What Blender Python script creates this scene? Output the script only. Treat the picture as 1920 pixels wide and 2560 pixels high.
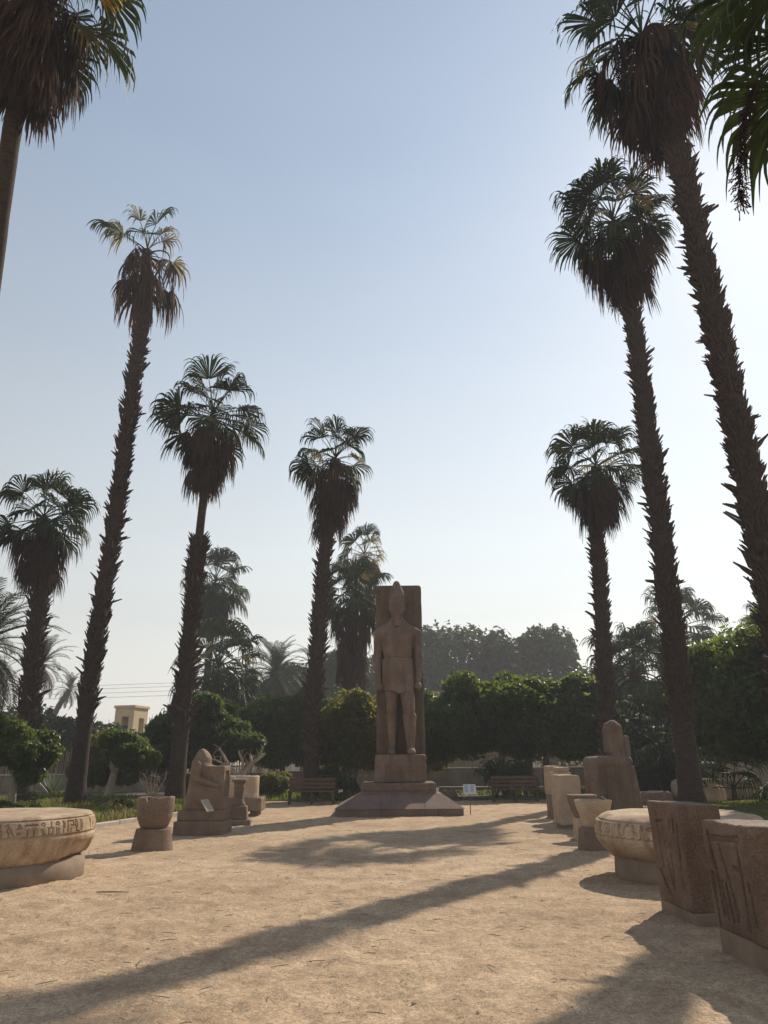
import bpy, math, random
import numpy as np
from mathutils import Vector, Matrix

for o in list(bpy.data.objects):
    bpy.data.objects.remove(o)
scene = bpy.context.scene
COL = scene.collection
R = math.radians

# ------------------------------------------------------------------ camera, sky, sun, exposure
cam_d = bpy.data.cameras.new('camera')
cam = bpy.data.objects.new('camera', cam_d)
COL.objects.link(cam)
cam_d.sensor_fit = 'VERTICAL'
cam_d.sensor_height = 36.0
cam_d.lens = 1775 / 2560 * 36.0
cam_d.clip_start = 0.1
cam_d.clip_end = 4000
cam.matrix_world = (Matrix.Translation((0, 0, 1.6)) @ Matrix.Rotation(R(90 + 19.05), 4, 'X')
                    @ Matrix.Rotation(R(-0.5), 4, 'Z'))
scene.camera = cam

SUN_AZ, SUN_EL = 34.3, 39.7          # degrees right of the view axis (+Y), above the horizon
world = bpy.data.worlds.new('World')
scene.world = world
world.use_nodes = True
wn, wl = world.node_tree.nodes, world.node_tree.links
wn.clear()
wo = wn.new('ShaderNodeOutputWorld')
wb = wn.new('ShaderNodeBackground')
sky = wn.new('ShaderNodeTexSky')
sky.sky_type = 'NISHITA'
sky.sun_disc = False
sky.sun_elevation = R(SUN_EL)
sky.sun_rotation = R(SUN_AZ)
sky.altitude = 0
sky.air_density = 1.85
sky.dust_density = 0.30
sky.ozone_density = 3.0
wb.inputs['Strength'].default_value = 0.116
hs = wn.new('ShaderNodeHueSaturation')
hs.inputs['Saturation'].default_value = 0.64     # dusty, washed-out air
# faint thin cloud veil
wt = wn.new('ShaderNodeTexCoord'); wm = wn.new('ShaderNodeMapping'); wm.inputs['Scale'].default_value = (1.2, 1.2, 3.2)
wz = wn.new('ShaderNodeTexNoise'); wz.inputs['Scale'].default_value = 1.9; wz.inputs['Detail'].default_value = 5; wz.inputs['Distortion'].default_value = .7
wr = wn.new('ShaderNodeMapRange'); wr.inputs['From Min'].default_value = .42; wr.inputs['From Max'].default_value = .72
wr.inputs['To Min'].default_value = 1.0; wr.inputs['To Max'].default_value = 1.03
ws = wn.new('ShaderNodeSeparateXYZ'); wl.new(wt.outputs['Generated'], ws.inputs[0])   # dust thickens towards the horizon, all round
wr2 = wn.new('ShaderNodeMapRange'); wr2.inputs['From Min'].default_value = .02; wr2.inputs['From Max'].default_value = .72
wr2.inputs['To Min'].default_value = .12; wr2.inputs['To Max'].default_value = .70
wl.new(wt.outputs['Generated'], wm.inputs['Vector']); wl.new(wm.outputs[0], wz.inputs['Vector'])
wl.new(wz.outputs['Fac'], wr.inputs['Value']); wl.new(ws.outputs['Z'], wr2.inputs['Value'])
wl.new(wr.outputs[0], hs.inputs['Value']); wl.new(wr2.outputs[0], hs.inputs['Saturation'])
wl.new(sky.outputs[0], hs.inputs['Color'])
wx = wn.new('ShaderNodeMix'); wx.data_type = 'RGBA'; wx.blend_type = 'MULTIPLY'; wx.inputs['Factor'].default_value = 1.0
wx.inputs['B'].default_value = (1.0, .985, .965, 1)
wl.new(hs.outputs[0], wx.inputs['A'])
wl.new(wx.outputs['Result'], wb.inputs[0])
wl.new(wb.outputs[0], wo.inputs[0])

sun_d = bpy.data.lights.new('sun', 'SUN')
sun_d.energy = 5.0
sun_d.angle = R(0.5)
sun_d.color = (1.0, 0.89, 0.74)
sun = bpy.data.objects.new('sun', sun_d)
COL.objects.link(sun)
sdir = Vector((math.sin(R(SUN_AZ)) * math.cos(R(SUN_EL)), math.cos(R(SUN_AZ)) * math.cos(R(SUN_EL)), math.sin(R(SUN_EL))))
sun.rotation_euler = sdir.to_track_quat('Z', 'Y').to_euler()
sun.location = (0, 0, 60)

scene.view_settings.view_transform = 'Standard'
scene.view_settings.look = 'None'
scene.view_settings.exposure = 0.12
scene.view_settings.gamma = 1.0
scene.render.engine = 'CYCLES'
scene.cycles.max_bounces = 6
scene.cycles.volume_bounces = 0
scene.cycles.transparent_max_bounces = 4

# ------------------------------------------------------------------ helpers
def tag(o, label=None, cat=None, group=None, kind=None):
    if label: o['label'] = label
    if cat: o['category'] = cat
    if group: o['group'] = group
    if kind: o['kind'] = kind
    return o

def link(name, data, parent=None, loc=None, rot=None, scale=None):
    o = bpy.data.objects.new(name, data)
    COL.objects.link(o)
    if parent is not None: o.parent = parent
    if loc is not None: o.location = loc
    if rot is not None: o.rotation_euler = rot
    if scale is not None: o.scale = scale if hasattr(scale, '__len__') else (scale,) * 3
    return o

def empty(name, loc, rz=0.0, label=None, cat=None, group=None):
    o = link(name, None, None, loc, (0, 0, rz))
    return tag(o, label, cat, group)

def mesh_np(name, V, F, mat=None, smooth=False, attrs=None):
    """V (n,3); F list of integer arrays of shape (m,3) or (m,4)."""
    me = bpy.data.meshes.new(name)
    V = np.asarray(V, dtype=np.float32)
    if not isinstance(F, (list, tuple)): F = [F]
    F = [np.asarray(f, dtype=np.int32) for f in F if len(f)]
    nl = sum(f.size for f in F)
    nf = sum(len(f) for f in F)
    me.vertices.add(len(V)); me.loops.add(nl); me.polygons.add(nf)
    me.vertices.foreach_set('co', V.ravel())
    me.loops.foreach_set('vertex_index', np.concatenate([f.ravel() for f in F]))
    tot = np.concatenate([np.full(len(f), f.shape[1], np.int32) for f in F])
    start = np.concatenate([[0], np.cumsum(tot)[:-1]]).astype(np.int32)
    me.polygons.foreach_set('loop_start', start)
    me.polygons.foreach_set('use_smooth', np.full(nf, bool(smooth)))
    if attrs:
        for k, a in attrs.items():
            at = me.attributes.new(k, 'FLOAT', 'POINT')
            at.data.foreach_set('value', np.asarray(a, dtype=np.float32))
    me.update(calc_edges=True)
    me.validate()
    if mat: me.materials.append(mat)
    return me

class MB:
    """collects simple shapes into one mesh"""
    def __init__(s): s.v = []; s.q = []; s.t = []; s.n = 0
    def add(s, V, Q=None, T=None):
        V = np.asarray(V, float)
        s.v.append(V)
        if Q is not None and len(Q): s.q.append(np.asarray(Q) + s.n)
        if T is not None and len(T): s.t.append(np.asarray(T) + s.n)
        s.n += len(V)
        return s
    def box(s, lo, hi, M=None, taper=(1, 1), bev=0.0):
        lo = np.array(lo, float); hi = np.array(hi, float)
        c = (lo + hi) / 2; h = (hi - lo) / 2
        b = min(bev, h.min() * .9)
        if b <= 0:
            V = np.array([[x, y, z] for z in (-1, 1) for y in (-1, 1) for x in (-1, 1)], float) * h
            Q = [[0, 2, 3, 1], [4, 5, 7, 6], [0, 1, 5, 4], [2, 6, 7, 3], [0, 4, 6, 2], [1, 3, 7, 5]]
            T = None
        else:
            V = []; idx = {}
            for z in (-1, 1):
                for y in (-1, 1):
                    for x in (-1, 1):
                        for ax in range(3):
                            p = np.array([x, y, z]) * (h - b)
                            p[ax] = (x, y, z)[ax] * h[ax]
                            idx[(x, y, z, ax)] = len(V); V.append(p)
            V = np.array(V)
            Q = []; T = []
            def fix(vs):
                vs = list(vs); P = V[vs]; n = np.cross(P[1] - P[0], P[2] - P[0])
                return vs if n @ P.mean(0) > 0 else vs[::-1]
            for ax in range(3):
                u, w = [a for a in range(3) if a != ax]
                for sg in (-1, 1):
                    f = []
                    for a, bb in ((-1, -1), (1, -1), (1, 1), (-1, 1)):
                        k = [0, 0, 0]; k[ax] = sg; k[u] = a; k[w] = bb
                        f.append(idx[(*k, ax)])
                    Q.append(fix(f))
            for ax in range(3):
                u, w = [a for a in range(3) if a != ax]
                for a in (-1, 1):
                    for bb in (-1, 1):
                        k = [0, 0, 0]; k[u] = a; k[w] = bb
                        k0 = list(k); k0[ax] = -1; k1 = list(k); k1[ax] = 1
                        Q.append(fix([idx[(*k0, u)], idx[(*k1, u)], idx[(*k1, w)], idx[(*k0, w)]]))
            for z in (-1, 1):
                for y in (-1, 1):
                    for x in (-1, 1):
                        T.append(fix([idx[(x, y, z, a)] for a in range(3)]))
        f = (V[:, 2] / h[2] + 1) / 2
        V[:, 0] *= 1 + (taper[0] - 1) * f
        V[:, 1] *= 1 + (taper[1] - 1) * f
        V = V + c
        if M is not None:
            V = (np.array(M)[:3, :3] @ V.T).T + np.array(M)[:3, 3]
        return s.add(V, Q, T)
    def tube(s, P, r, n=8, cap=True):
        P = np.asarray(P, float)
        m = len(P)
        r = np.broadcast_to(np.asarray(r, float), (m,))
        T = np.gradient(P, axis=0)
        T /= np.linalg.norm(T, axis=1, keepdims=True) + 1e-9
        up = np.array([0, 0, 1.]) if abs(T[0, 2]) < .9 else np.array([1., 0, 0])
        A = np.cross(T, up); A /= np.linalg.norm(A, axis=1, keepdims=True) + 1e-9
        B = np.cross(T, A)
        th = np.arange(n) * 2 * math.pi / n
        V = (P[:, None, :] + r[:, None, None] * (np.cos(th)[None, :, None] * A[:, None, :] + np.sin(th)[None, :, None] * B[:, None, :])).reshape(-1, 3)
        i = np.arange(m - 1)[:, None] * n; j = np.arange(n)[None, :]; k = (j + 1) % n
        Q = np.stack([i + j, i + n + j, i + n + k, i + k], -1).reshape(-1, 4)
        T3 = []
        if cap:
            V = np.vstack([V, P[0], P[-1]])
            a, b = m * n, m * n + 1
            for q in range(n):
                T3.append([a, q, (q + 1) % n]); T3.append([b, (m - 1) * n + (q + 1) % n, (m - 1) * n + q])
        return s.add(V, Q, T3)
    def mesh(s, name, mat, smooth=False):
        F = []
        if s.q: F.append(np.concatenate(s.q))
        if s.t: F.append(np.concatenate(s.t))
        return mesh_np(name, np.concatenate(s.v), F, mat, smooth)
    def build(s, name, mat, parent=None, smooth=False, loc=None, rot=None):
        return link(name, s.mesh(name, mat, smooth), parent, loc, rot)

# ---- value noise on arrays
def _h(i, j, k, seed):
    n = (i.astype(np.int64) * 374761393 + j.astype(np.int64) * 668265263 + k.astype(np.int64) * 2147483647 + seed * 974634777) & 0xffffffff
    n = ((n ^ (n >> 13)) * 1274126177) & 0xffffffff
    n = n ^ (n >> 16)
    return (n & 0xffff).astype(np.float32) / 32767.5 - 1.0
def noise(x, y, z, seed=0):
    xi, yi, zi = np.floor(x), np.floor(y), np.floor(z)
    fx, fy, fz = x - xi, y - yi, z - zi
    fx = fx * fx * (3 - 2 * fx); fy = fy * fy * (3 - 2 * fy); fz = fz * fz * (3 - 2 * fz)
    xi = xi.astype(np.int64); yi = yi.astype(np.int64); zi = zi.astype(np.int64)
    out = 0
    for a in (0, 1):
        for b in (0, 1):
            for c in (0, 1):
                w = (fx if a else 1 - fx) * (fy if b else 1 - fy) * (fz if c else 1 - fz)
                out = out + w * _h(xi + a, yi + b, zi + c, seed)
    return out
def fbm(x, y, z, seed=0, oct=3):
    s = 0; a = 1.0; t = 0
    for o in range(oct):
        s = s + a * noise(x * 2 ** o, y * 2 ** o, z * 2 ** o, seed + o); t += a; a *= .5
    return s / t

# ---- signed distance shapes and surface nets
def smin(a, b, k):
    h = np.clip(.5 + .5 * (b - a) / k, 0, 1)
    return b * (1 - h) + a * h - k * h * (1 - h)
def smax(a, b, k): return -smin(-a, -b, k)
def s_ell(P, c, r):
    r = np.array(r, float)
    q = [(P[i] - c[i]) for i in range(3)]
    k0 = np.sqrt(sum((q[i] / r[i]) ** 2 for i in range(3)))
    k1 = np.sqrt(sum((q[i] / r[i] ** 2) ** 2 for i in range(3))) + 1e-6
    return k0 * (k0 - 1) / k1
def s_cone(P, a, b, ra, rb, flat=None):
    """tapered capsule; flat=(sx,sy) squashes its section"""
    a = np.array(a, float); b = np.array(b, float); d = b - a
    L2 = d @ d
    t = np.clip(sum((P[i] - a[i]) * d[i] for i in range(3)) / L2, 0, 1)
    sx, sy = flat or (1, 1)
    sc = (sx, sy, 1)
    return np.sqrt(sum(((P[i] - a[i] - t * d[i]) / sc[i]) ** 2 for i in range(3))) - (ra + (rb - ra) * t)
def s_box(P, c, h, r=0.02):
    q = [np.abs(P[i] - c[i]) - (h[i] - r) for i in range(3)]
    o = np.sqrt(sum(np.maximum(a, 0) ** 2 for a in q))
    return o + np.minimum(np.maximum(q[0], np.maximum(q[1], q[2])), 0) - r
def nets(fn, lo, hi, h):
    ax = [np.arange(lo[i] - 2 * h, hi[i] + 2 * h, h, dtype=np.float32) for i in range(3)]
    P = np.meshgrid(*ax, indexing='ij')
    D = fn(P).astype(np.float32)
    nx, ny, nz = D.shape
    cs = (nx - 1, ny - 1, nz - 1)
    S = D < 0
    cnt = np.zeros(cs, np.int32)
    corners = [(a, b, c) for a in (0, 1) for b in (0, 1) for c in (0, 1)]
    sl = lambda A, a, b, c: A[a:a + cs[0], b:b + cs[1], c:c + cs[2]]
    for co in corners: cnt += sl(S, *co)
    act = (cnt > 0) & (cnt < 8)
    I, J, K = np.nonzero(act)
    acc = np.zeros((len(I), 3)); w = np.zeros(len(I))
    for (a, b, c) in corners:
        for d in range(3):
            e = [a, b, c]
            if e[d]: continue
            e[d] = 1
            d0 = D[I + a, J + b, K + c]; d1 = D[I + e[0], J + e[1], K + e[2]]
            m = (d0 < 0) != (d1 < 0)
            t = np.where(m, d0 / np.where(m, d0 - d1, 1), 0)
            p = np.stack([np.full(len(I), a, float), np.full(len(I), b, float), np.full(len(I), c, float)], 1)
            p[:, d] += t
            acc += p * m[:, None]; w += m
    V = (acc / w[:, None] + np.stack([I, J, K], 1)) * h + np.array([ax[i][0] for i in range(3)])
    idx = np.full(cs, -1, np.int64); idx[I, J, K] = np.arange(len(I))
    Q = []
    for d in range(3):
        u, v = (d + 1) % 3, (d + 2) % 3
        A = S; B = np.roll(S, -1, d)
        sel = [slice(1, -1)] * 3; sel[d] = slice(0, -1)
        diff = np.zeros_like(S); diff[tuple(sel)] = (A != B)[tuple(sel)]
        E = np.stack(np.nonzero(diff), 1)
        if not len(E): continue
        ins = S[E[:, 0], E[:, 1], E[:, 2]]
        def cell(du, dv):
            c = E.copy(); c[:, u] -= du; c[:, v] -= dv
            return idx[c[:, 0], c[:, 1], c[:, 2]]
        q = np.stack([cell(1, 1), cell(0, 1), cell(0, 0), cell(1, 0)], 1)
        q[~ins] = q[~ins][:, ::-1]
        Q.append(q[(q >= 0).all(1)])
    return V, np.concatenate(Q)
def carve(name, fn, lo, hi, h, mat, parent=None, loc=None, rot=None, smooth=True):
    V, Q = nets(fn, lo, hi, h)
    return link(name, mesh_np(name, V, Q, mat, smooth), parent, loc, rot)

# ------------------------------------------------------------------ materials
def new_mat(name):
    m = bpy.data.materials.new(name); m.use_nodes = True
    nt = m.node_tree; nt.nodes.clear()
    return m, nt.nodes, nt.links
def N(nodes, t, **kw):
    n = nodes.new('ShaderNode' + t)
    for k, v in kw.items(): setattr(n, k, v)
    return n
def ramp(nodes, stops):
    r = nodes.new('ShaderNodeValToRGB')
    e = r.color_ramp.elements
    while len(e) < len(stops): e.new(.5)
    for i, (p, c) in enumerate(stops):
        e[i].position = p; e[i].color = (*c, 1) if len(c) == 3 else c
    return r

def stone_mat(name, cols, scale=1.0, bump=.35, speck=0.0, stain=None, rough=.9, fine=60.0, world=False):
    """cols: dark, mid, light; speck: granite grains; stain: (colour, amount)"""
    m, n, l = new_mat(name)
    tc = N(n, 'TexCoord'); co = tc.outputs['Object']
    a = N(n, 'TexNoise'); a.inputs['Scale'].default_value = 1.7 * scale; a.inputs['Detail'].default_value = 8; a.inputs['Roughness'].default_value = .62
    l.new(co, a.inputs['Vector'])
    r = ramp(n, [(.28, cols[0]), (.5, cols[1]), (.74, cols[2])]); l.new(a.outputs['Fac'], r.inputs[0])
    col = r.outputs[0]
    f = N(n, 'TexNoise'); f.inputs['Scale'].default_value = fine * scale; f.inputs['Detail'].default_value = 4
    l.new(co, f.inputs['Vector'])
    mx = N(n, 'Mix', data_type='RGBA', blend_type='MULTIPLY'); mx.inputs['Factor'].default_value = 1.0
    fr = ramp(n, [(.3, (.72, .70, .68)), (.7, (1.22, 1.2, 1.18))]); l.new(f.outputs['Fac'], fr.inputs[0])
    l.new(col, mx.inputs['A']); l.new(fr.outputs[0], mx.inputs['B']); col = mx.outputs['Result']
    if speck:
        v = N(n, 'TexVoronoi'); v.inputs['Scale'].default_value = 75 * scale; l.new(co, v.inputs['Vector'])
        sr = ramp(n, [(.0, (.45, .38, .36)), (.5, (1, 1, 1)), (1., (1.5, 1.3, 1.22))]); l.new(v.outputs['Color'], sr.inputs[0])
        mx = N(n, 'Mix', data_type='RGBA', blend_type='MULTIPLY'); mx.inputs['Factor'].default_value = speck
        l.new(col, mx.inputs['A']); l.new(sr.outputs[0], mx.inputs['B']); col = mx.outputs['Result']
    if stain:
        mp = N(n, 'Mapping'); mp.inputs['Scale'].default_value = (3.2, 3.2, .9); l.new(co, mp.inputs['Vector'])
        s = N(n, 'TexNoise'); s.inputs['Scale'].default_value = 1.6; s.inputs['Detail'].default_value = 6; l.new(mp.outputs[0], s.inputs['Vector'])
        sr = ramp(n, [(.47, (0, 0, 0)), (.62, (1, 1, 1))]); l.new(s.outputs['Fac'], sr.inputs[0])
        k = N(n, 'Math', operation='MULTIPLY'); k.inputs[1].default_value = stain[1]; l.new(sr.outputs[0], k.inputs[0])
        mx = N(n, 'Mix', data_type='RGBA'); l.new(k.outputs[0], mx.inputs['Factor']); l.new(col, mx.inputs['A']); mx.inputs['B'].default_value = (*stain[0], 1); col = mx.outputs['Result']
    b = N(n, 'BsdfPrincipled'); b.inputs['Roughness'].default_value = rough; b.inputs['Specular IOR Level'].default_value = .25
    l.new(col, b.inputs['Base Color'])
    bm = N(n, 'Bump'); bm.inputs['Strength'].default_value = bump; bm.inputs['Distance'].default_value = .02
    ad = N(n, 'Math', operation='MULTIPLY_ADD'); ad.inputs[1].default_value = .5; l.new(f.outputs['Fac'], ad.inputs[0]); 
    g = N(n, 'TexNoise'); g.inputs['Scale'].default_value = 14 * scale; g.inputs['Detail'].default_value = 6; l.new(co, g.inputs['Vector'])
    l.new(g.outputs['Fac'], ad.inputs[2]); l.new(ad.outputs[0], bm.inputs['Height']); l.new(bm.outputs[0], b.inputs['Normal'])
    o = N(n, 'OutputMaterial'); l.new(b.outputs[0], o.inputs[0])
    return m

def leaf_mat(name, c1, c2, trans, tfac=.45, rough=.45, attr=None, spec=.35):
    m, n, l = new_mat(name)
    if attr:
        a = N(n, 'Attribute', attribute_name=attr); fac = a.outputs['Fac']
    else:
        oi = N(n, 'ObjectInfo'); tc = N(n, 'TexCoord'); nz = N(n, 'TexNoise'); nz.inputs['Scale'].default_value = 3.0
        l.new(tc.outputs['Object'], nz.inputs['Vector'])
        ad = N(n, 'Math', operation='ADD'); sb = N(n, 'Math', operation='MULTIPLY_ADD'); sb.inputs[1].default_value = .7; sb.inputs[2].default_value = -.35
        l.new(nz.outputs['Fac'], sb.inputs[0]); l.new(oi.outputs['Random'], ad.inputs[0]); l.new(sb.outputs[0], ad.inputs[1]); fac = ad.outputs[0]
    r = ramp(n, [(0, c1), (1, c2)]); l.new(fac, r.inputs[0])
    b = N(n, 'BsdfPrincipled'); b.inputs['Roughness'].default_value = rough; b.inputs['Specular IOR Level'].default_value = spec
    l.new(r.outputs[0], b.inputs['Base Color'])
    t = N(n, 'BsdfTranslucent')
    mx = N(n, 'Mix', data_type='RGBA', blend_type='MIX'); mx.inputs['Factor'].default_value = .6
    l.new(r.outputs[0], mx.inputs['A']); mx.inputs['B'].default_value = (*trans, 1); l.new(mx.outputs['Result'], t.inputs['Color'])
    s = N(n, 'MixShader'); s.inputs[0].default_value = tfac
    l.new(b.outputs[0], s.inputs[1]); l.new(t.outputs[0], s.inputs[2])
    o = N(n, 'OutputMaterial'); l.new(s.outputs[0], o.inputs[0])
    return m

def plain_mat(name, c1, c2, scale=4, rough=.8, bump=.2, stretch=(1, 1, 1), metallic=0.0, spec=.3):
    m, n, l = new_mat(name)
    tc = N(n, 'TexCoord'); mp = N(n, 'Mapping'); mp.inputs['Scale'].default_value = stretch
    oi = N(n, 'ObjectInfo'); vm = N(n, 'VectorMath', operation='MULTIPLY_ADD'); vm.inputs[1].default_value = (7, 7, 7)
    l.new(oi.outputs['Random'], vm.inputs[0]); l.new(tc.outputs['Object'], vm.inputs[2]); l.new(vm.outputs[0], mp.inputs['Vector'])
    a = N(n, 'TexNoise'); a.inputs['Scale'].default_value = scale; a.inputs['Detail'].default_value = 7; a.inputs['Roughness'].default_value = .65
    l.new(mp.outputs[0], a.inputs['Vector'])
    r = ramp(n, [(.3, c1), (.72, c2)]); l.new(a.outputs['Fac'], r.inputs[0])
    b = N(n, 'BsdfPrincipled'); b.inputs['Roughness'].default_value = rough; b.inputs['Metallic'].default_value = metallic; b.inputs['Specular IOR Level'].default_value = spec
    l.new(r.outputs[0], b.inputs['Base Color'])
    bm = N(n, 'Bump'); bm.inputs['Strength'].default_value = bump; bm.inputs['Distance'].default_value = .02
    l.new(a.outputs['Fac'], bm.inputs['Height']); l.new(bm.outputs[0], b.inputs['Normal'])
    o = N(n, 'OutputMaterial'); l.new(b.outputs[0], o.inputs[0])
    return m

def sand_mat():
    m, n, l = new_mat('sand')
    tc = N(n, 'TexCoord'); co = tc.outputs['Object']
    def nz(sc, det=6, ro=.6, dist=0):
        t = N(n, 'TexNoise'); t.inputs['Scale'].default_value = sc; t.inputs['Detail'].default_value = det; t.inputs['Roughness'].default_value = ro
        t.inputs['Distortion'].default_value = dist; l.new(co, t.inputs['Vector']); return t.outputs['Fac']
    big, mid, fine, grit = nz(.22, 5), nz(2.3, 8, .68, .6), nz(22, 6, .7), nz(75, 3, .75)
    r = ramp(n, [(.28, (.335, .242, .158)), (.5, (.435, .322, .215)), (.72, (.505, .384, .264))])
    l.new(big, r.inputs[0]); col = r.outputs[0]
    for src, lo, hi in ((mid, (.74, .71, .69), (1.17, 1.18, 1.19)), (fine, (.70, .68, .66), (1.25, 1.25, 1.25)), (grit, (.56, .54, .52), (1.28, 1.28, 1.28))):
        q = ramp(n, [(.32, lo), (.66, hi)]); l.new(src, q.inputs[0])
        mx = N(n, 'Mix', data_type='RGBA', blend_type='MULTIPLY'); mx.inputs['Factor'].default_value = 1
        l.new(col, mx.inputs['A']); l.new(q.outputs[0], mx.inputs['B']); col = mx.outputs['Result']
    b = N(n, 'BsdfPrincipled'); b.inputs['Roughness'].default_value = .95; b.inputs['Specular IOR Level'].default_value = .15
    l.new(col, b.inputs['Base Color'])
    h1 = N(n, 'Math', operation='MULTIPLY_ADD'); h1.inputs[1].default_value = .35; l.new(fine, h1.inputs[0])
    h2 = N(n, 'Math', operation='MULTIPLY'); h2.inputs[1].default_value = 1.5; l.new(mid, h2.inputs[0]); l.new(h2.outputs[0], h1.inputs[2])
    h3 = N(n, 'Math', operation='MULTIPLY_ADD'); h3.inputs[1].default_value = .10; l.new(grit, h3.inputs[0]); l.new(h1.outputs[0], h3.inputs[2])
    bm = N(n, 'Bump'); bm.inputs['Strength'].default_value = .75; bm.inputs['Distance'].default_value = .045
    l.new(h3.outputs[0], bm.inputs['Height']); l.new(bm.outputs[0], b.inputs['Normal'])
    o = N(n, 'OutputMaterial'); l.new(b.outputs[0], o.inputs[0])
    return m

M = {}
M['sand'] = sand_mat()
M['soil'] = plain_mat('soil', (.055, .045, .028), (.12, .095, .058), 3, .95, .6)
M['lawn_soil'] = plain_mat('lawn_soil', (.05, .06, .018), (.10, .10, .04), 3, .95, .5)
M['granite'] = stone_mat('brown_granite', [(.122, .088, .069), (.176, .130, .103), (.236, .180, .147)], .7, .35, .35, ((.10, .066, .05), .5))
M['granite_slab'] = stone_mat('slab_granite', [(.098, .069, .053), (.140, .100, .078), (.182, .134, .107)], .7, .35, .35, ((.08, .054, .042), .5))
M['granite_base'] = stone_mat('base_granite', [(.140, .100, .083), (.185, .135, .113), (.23, .172, .147)], .8, .15, .45)
M['red_granite'] = stone_mat('red_granite', [(.090, .059, .041), (.158, .109, .079), (.255, .192, .150)], 1.0, .6, .5, None, .8)
M['limestone'] = stone_mat('limestone', [(.30, .222, .148), (.41, .312, .215), (.54, .43, .312)], 1.0, .55, 0, ((.215, .125, .065), .6))
M['pale_stone'] = stone_mat('pale_limestone', [(.33, .245, .17), (.44, .335, .24), (.53, .42, .31)], 1.2, .5, 0)
M['pink_stone'] = stone_mat('pink_sandstone', [(.135, .096, .070), (.188, .137, .101), (.245, .184, .140)], 1.2, .5, .3)
M['concrete'] = plain_mat('concrete', (.17, .125, .09), (.27, .20, .145), 3, .9, .25)
M['kerb'] = plain_mat('kerb_concrete', (.36, .31, .25), (.52, .46, .39), 3, .9, .3)
M['bark'] = plain_mat('palm_bark', (.020, .013, .010), (.068, .046, .034), 5, .95, .8, (1, 1, 5))
M['boot'] = plain_mat('leaf_base_fibre', (.018, .011, .008), (.085, .054, .038), 5, .85, .5, (4, 4, 1))
M['frond'] = leaf_mat('palm_green', (.018, .033, .013), (.050, .072, .025), (.065, .09, .02), .14, .62, None, .12)
M['frond_y'] = leaf_mat('palm_yellow', (.20, .14, .02), (.34, .22, .03), (.75, .45, .03), .55, .5)
M['frond_old'] = leaf_mat('palm_faded', (.085, .080, .028), (.16, .12, .04), (.36, .27, .07), .45, .5)
M['dead'] = leaf_mat('palm_dead', (.020, .012, .009), (.080, .047, .033), (.16, .065, .036), .22, .8, None, .1)
M['petiole'] = plain_mat('petiole', (.10, .085, .035), (.17, .13, .06), 4, .6, .1)
M['fruit'] = plain_mat('fruit_stalks', (.022, .014, .012), (.06, .04, .028), 8, .8, .2)
M['ficus'] = leaf_mat('ficus_leaf', (.009, .022, .006), (.060, .094, .020), (.30, .40, .045), .46, .42, 'rnd', .35)
M['ficus2'] = leaf_mat('yellowish_leaf', (.013, .023, .007), (.095, .102, .020), (.44, .42, .045), .46, .42, 'rnd', .35)
M['poinc'] = leaf_mat('feathery_leaf', (.009, .021, .008), (.052, .088, .024), (.22, .33, .045), .42, .45, 'rnd', .3)
M['fartree'] = leaf_mat('far_leaf', (.022, .036, .016), (.048, .064, .026), (.12, .16, .04), .3, .5, 'rnd', .3)
M['grass'] = leaf_mat('grass', (.055, .085, .016), (.15, .165, .045), (.32, .36, .06), .45, .6, 'rnd', .2)
M['drygrass'] = leaf_mat('dry_grass', (.14, .115, .045), (.24, .19, .085), (.4, .33, .12), .4, .7, 'rnd', .2)
M['agave'] = leaf_mat('agave', (.06, .085, .055), (.12, .15, .095), (.2, .25, .12), .25, .5)
M['wood_bark'] = plain_mat('tree_bark', (.085, .062, .045), (.20, .155, .115), 4, .9, .7, (1, 1, .3))
M['pale_branch'] = plain_mat('bare_branch', (.21, .165, .125), (.36, .30, .24), 5, .9, .4, (1, 1, .4))
M['bench_wood'] = plain_mat('bench_wood', (.075, .038, .022), (.15, .08, .048), 3, .6, .3, (.3, 6, 6))
M['post_wood'] = plain_mat('post_wood', (.05, .036, .026), (.12, .085, .06), 5, .8, .4)
M['reed'] = plain_mat('reed', (.22, .165, .095), (.42, .33, .21), 3, .8, .4, (3, 3, .5))
M['plaster'] = plain_mat('cream_plaster', (.56, .43, .26), (.64, .50, .32), 1.2, .9, .1)
M['plaster_brown'] = plain_mat('brown_plaster', (.24, .175, .12), (.33, .25, .18), 1.2, .9, .2)
M['dark'] = plain_mat('dark_opening', (.018, .016, .016), (.035, .03, .028), 2, .6, .1)
M['wall_stone'] = stone_mat('garden_wall', [(.17, .13, .10), (.24, .19, .145), (.31, .25, .195)], 1.0, .5, 0)
M['metal'] = plain_mat('grey_metal', (.10, .09, .085), (.19, .17, .16), 6, .5, .1, (1, 1, 1), .6)
M['sign_white'] = plain_mat('sign_plate', (.52, .53, .55), (.62, .63, .65), 3, .35, .02)
M['sign_ink'] = plain_mat('sign_ink', (.16, .18, .22), (.24, .26, .30), 5, .5, .02)
M['brass'] = plain_mat('brass_plate', (.40, .33, .24), (.52, .44, .33), 5, .5, .05)
M['wire'] = plain_mat('wire', (.10, .10, .10), (.14, .14, .14), 3, .6, .05)
M['pebble'] = plain_mat('pebble', (.24, .18, .125), (.5, .4, .3), 5, .9, .4)

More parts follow.
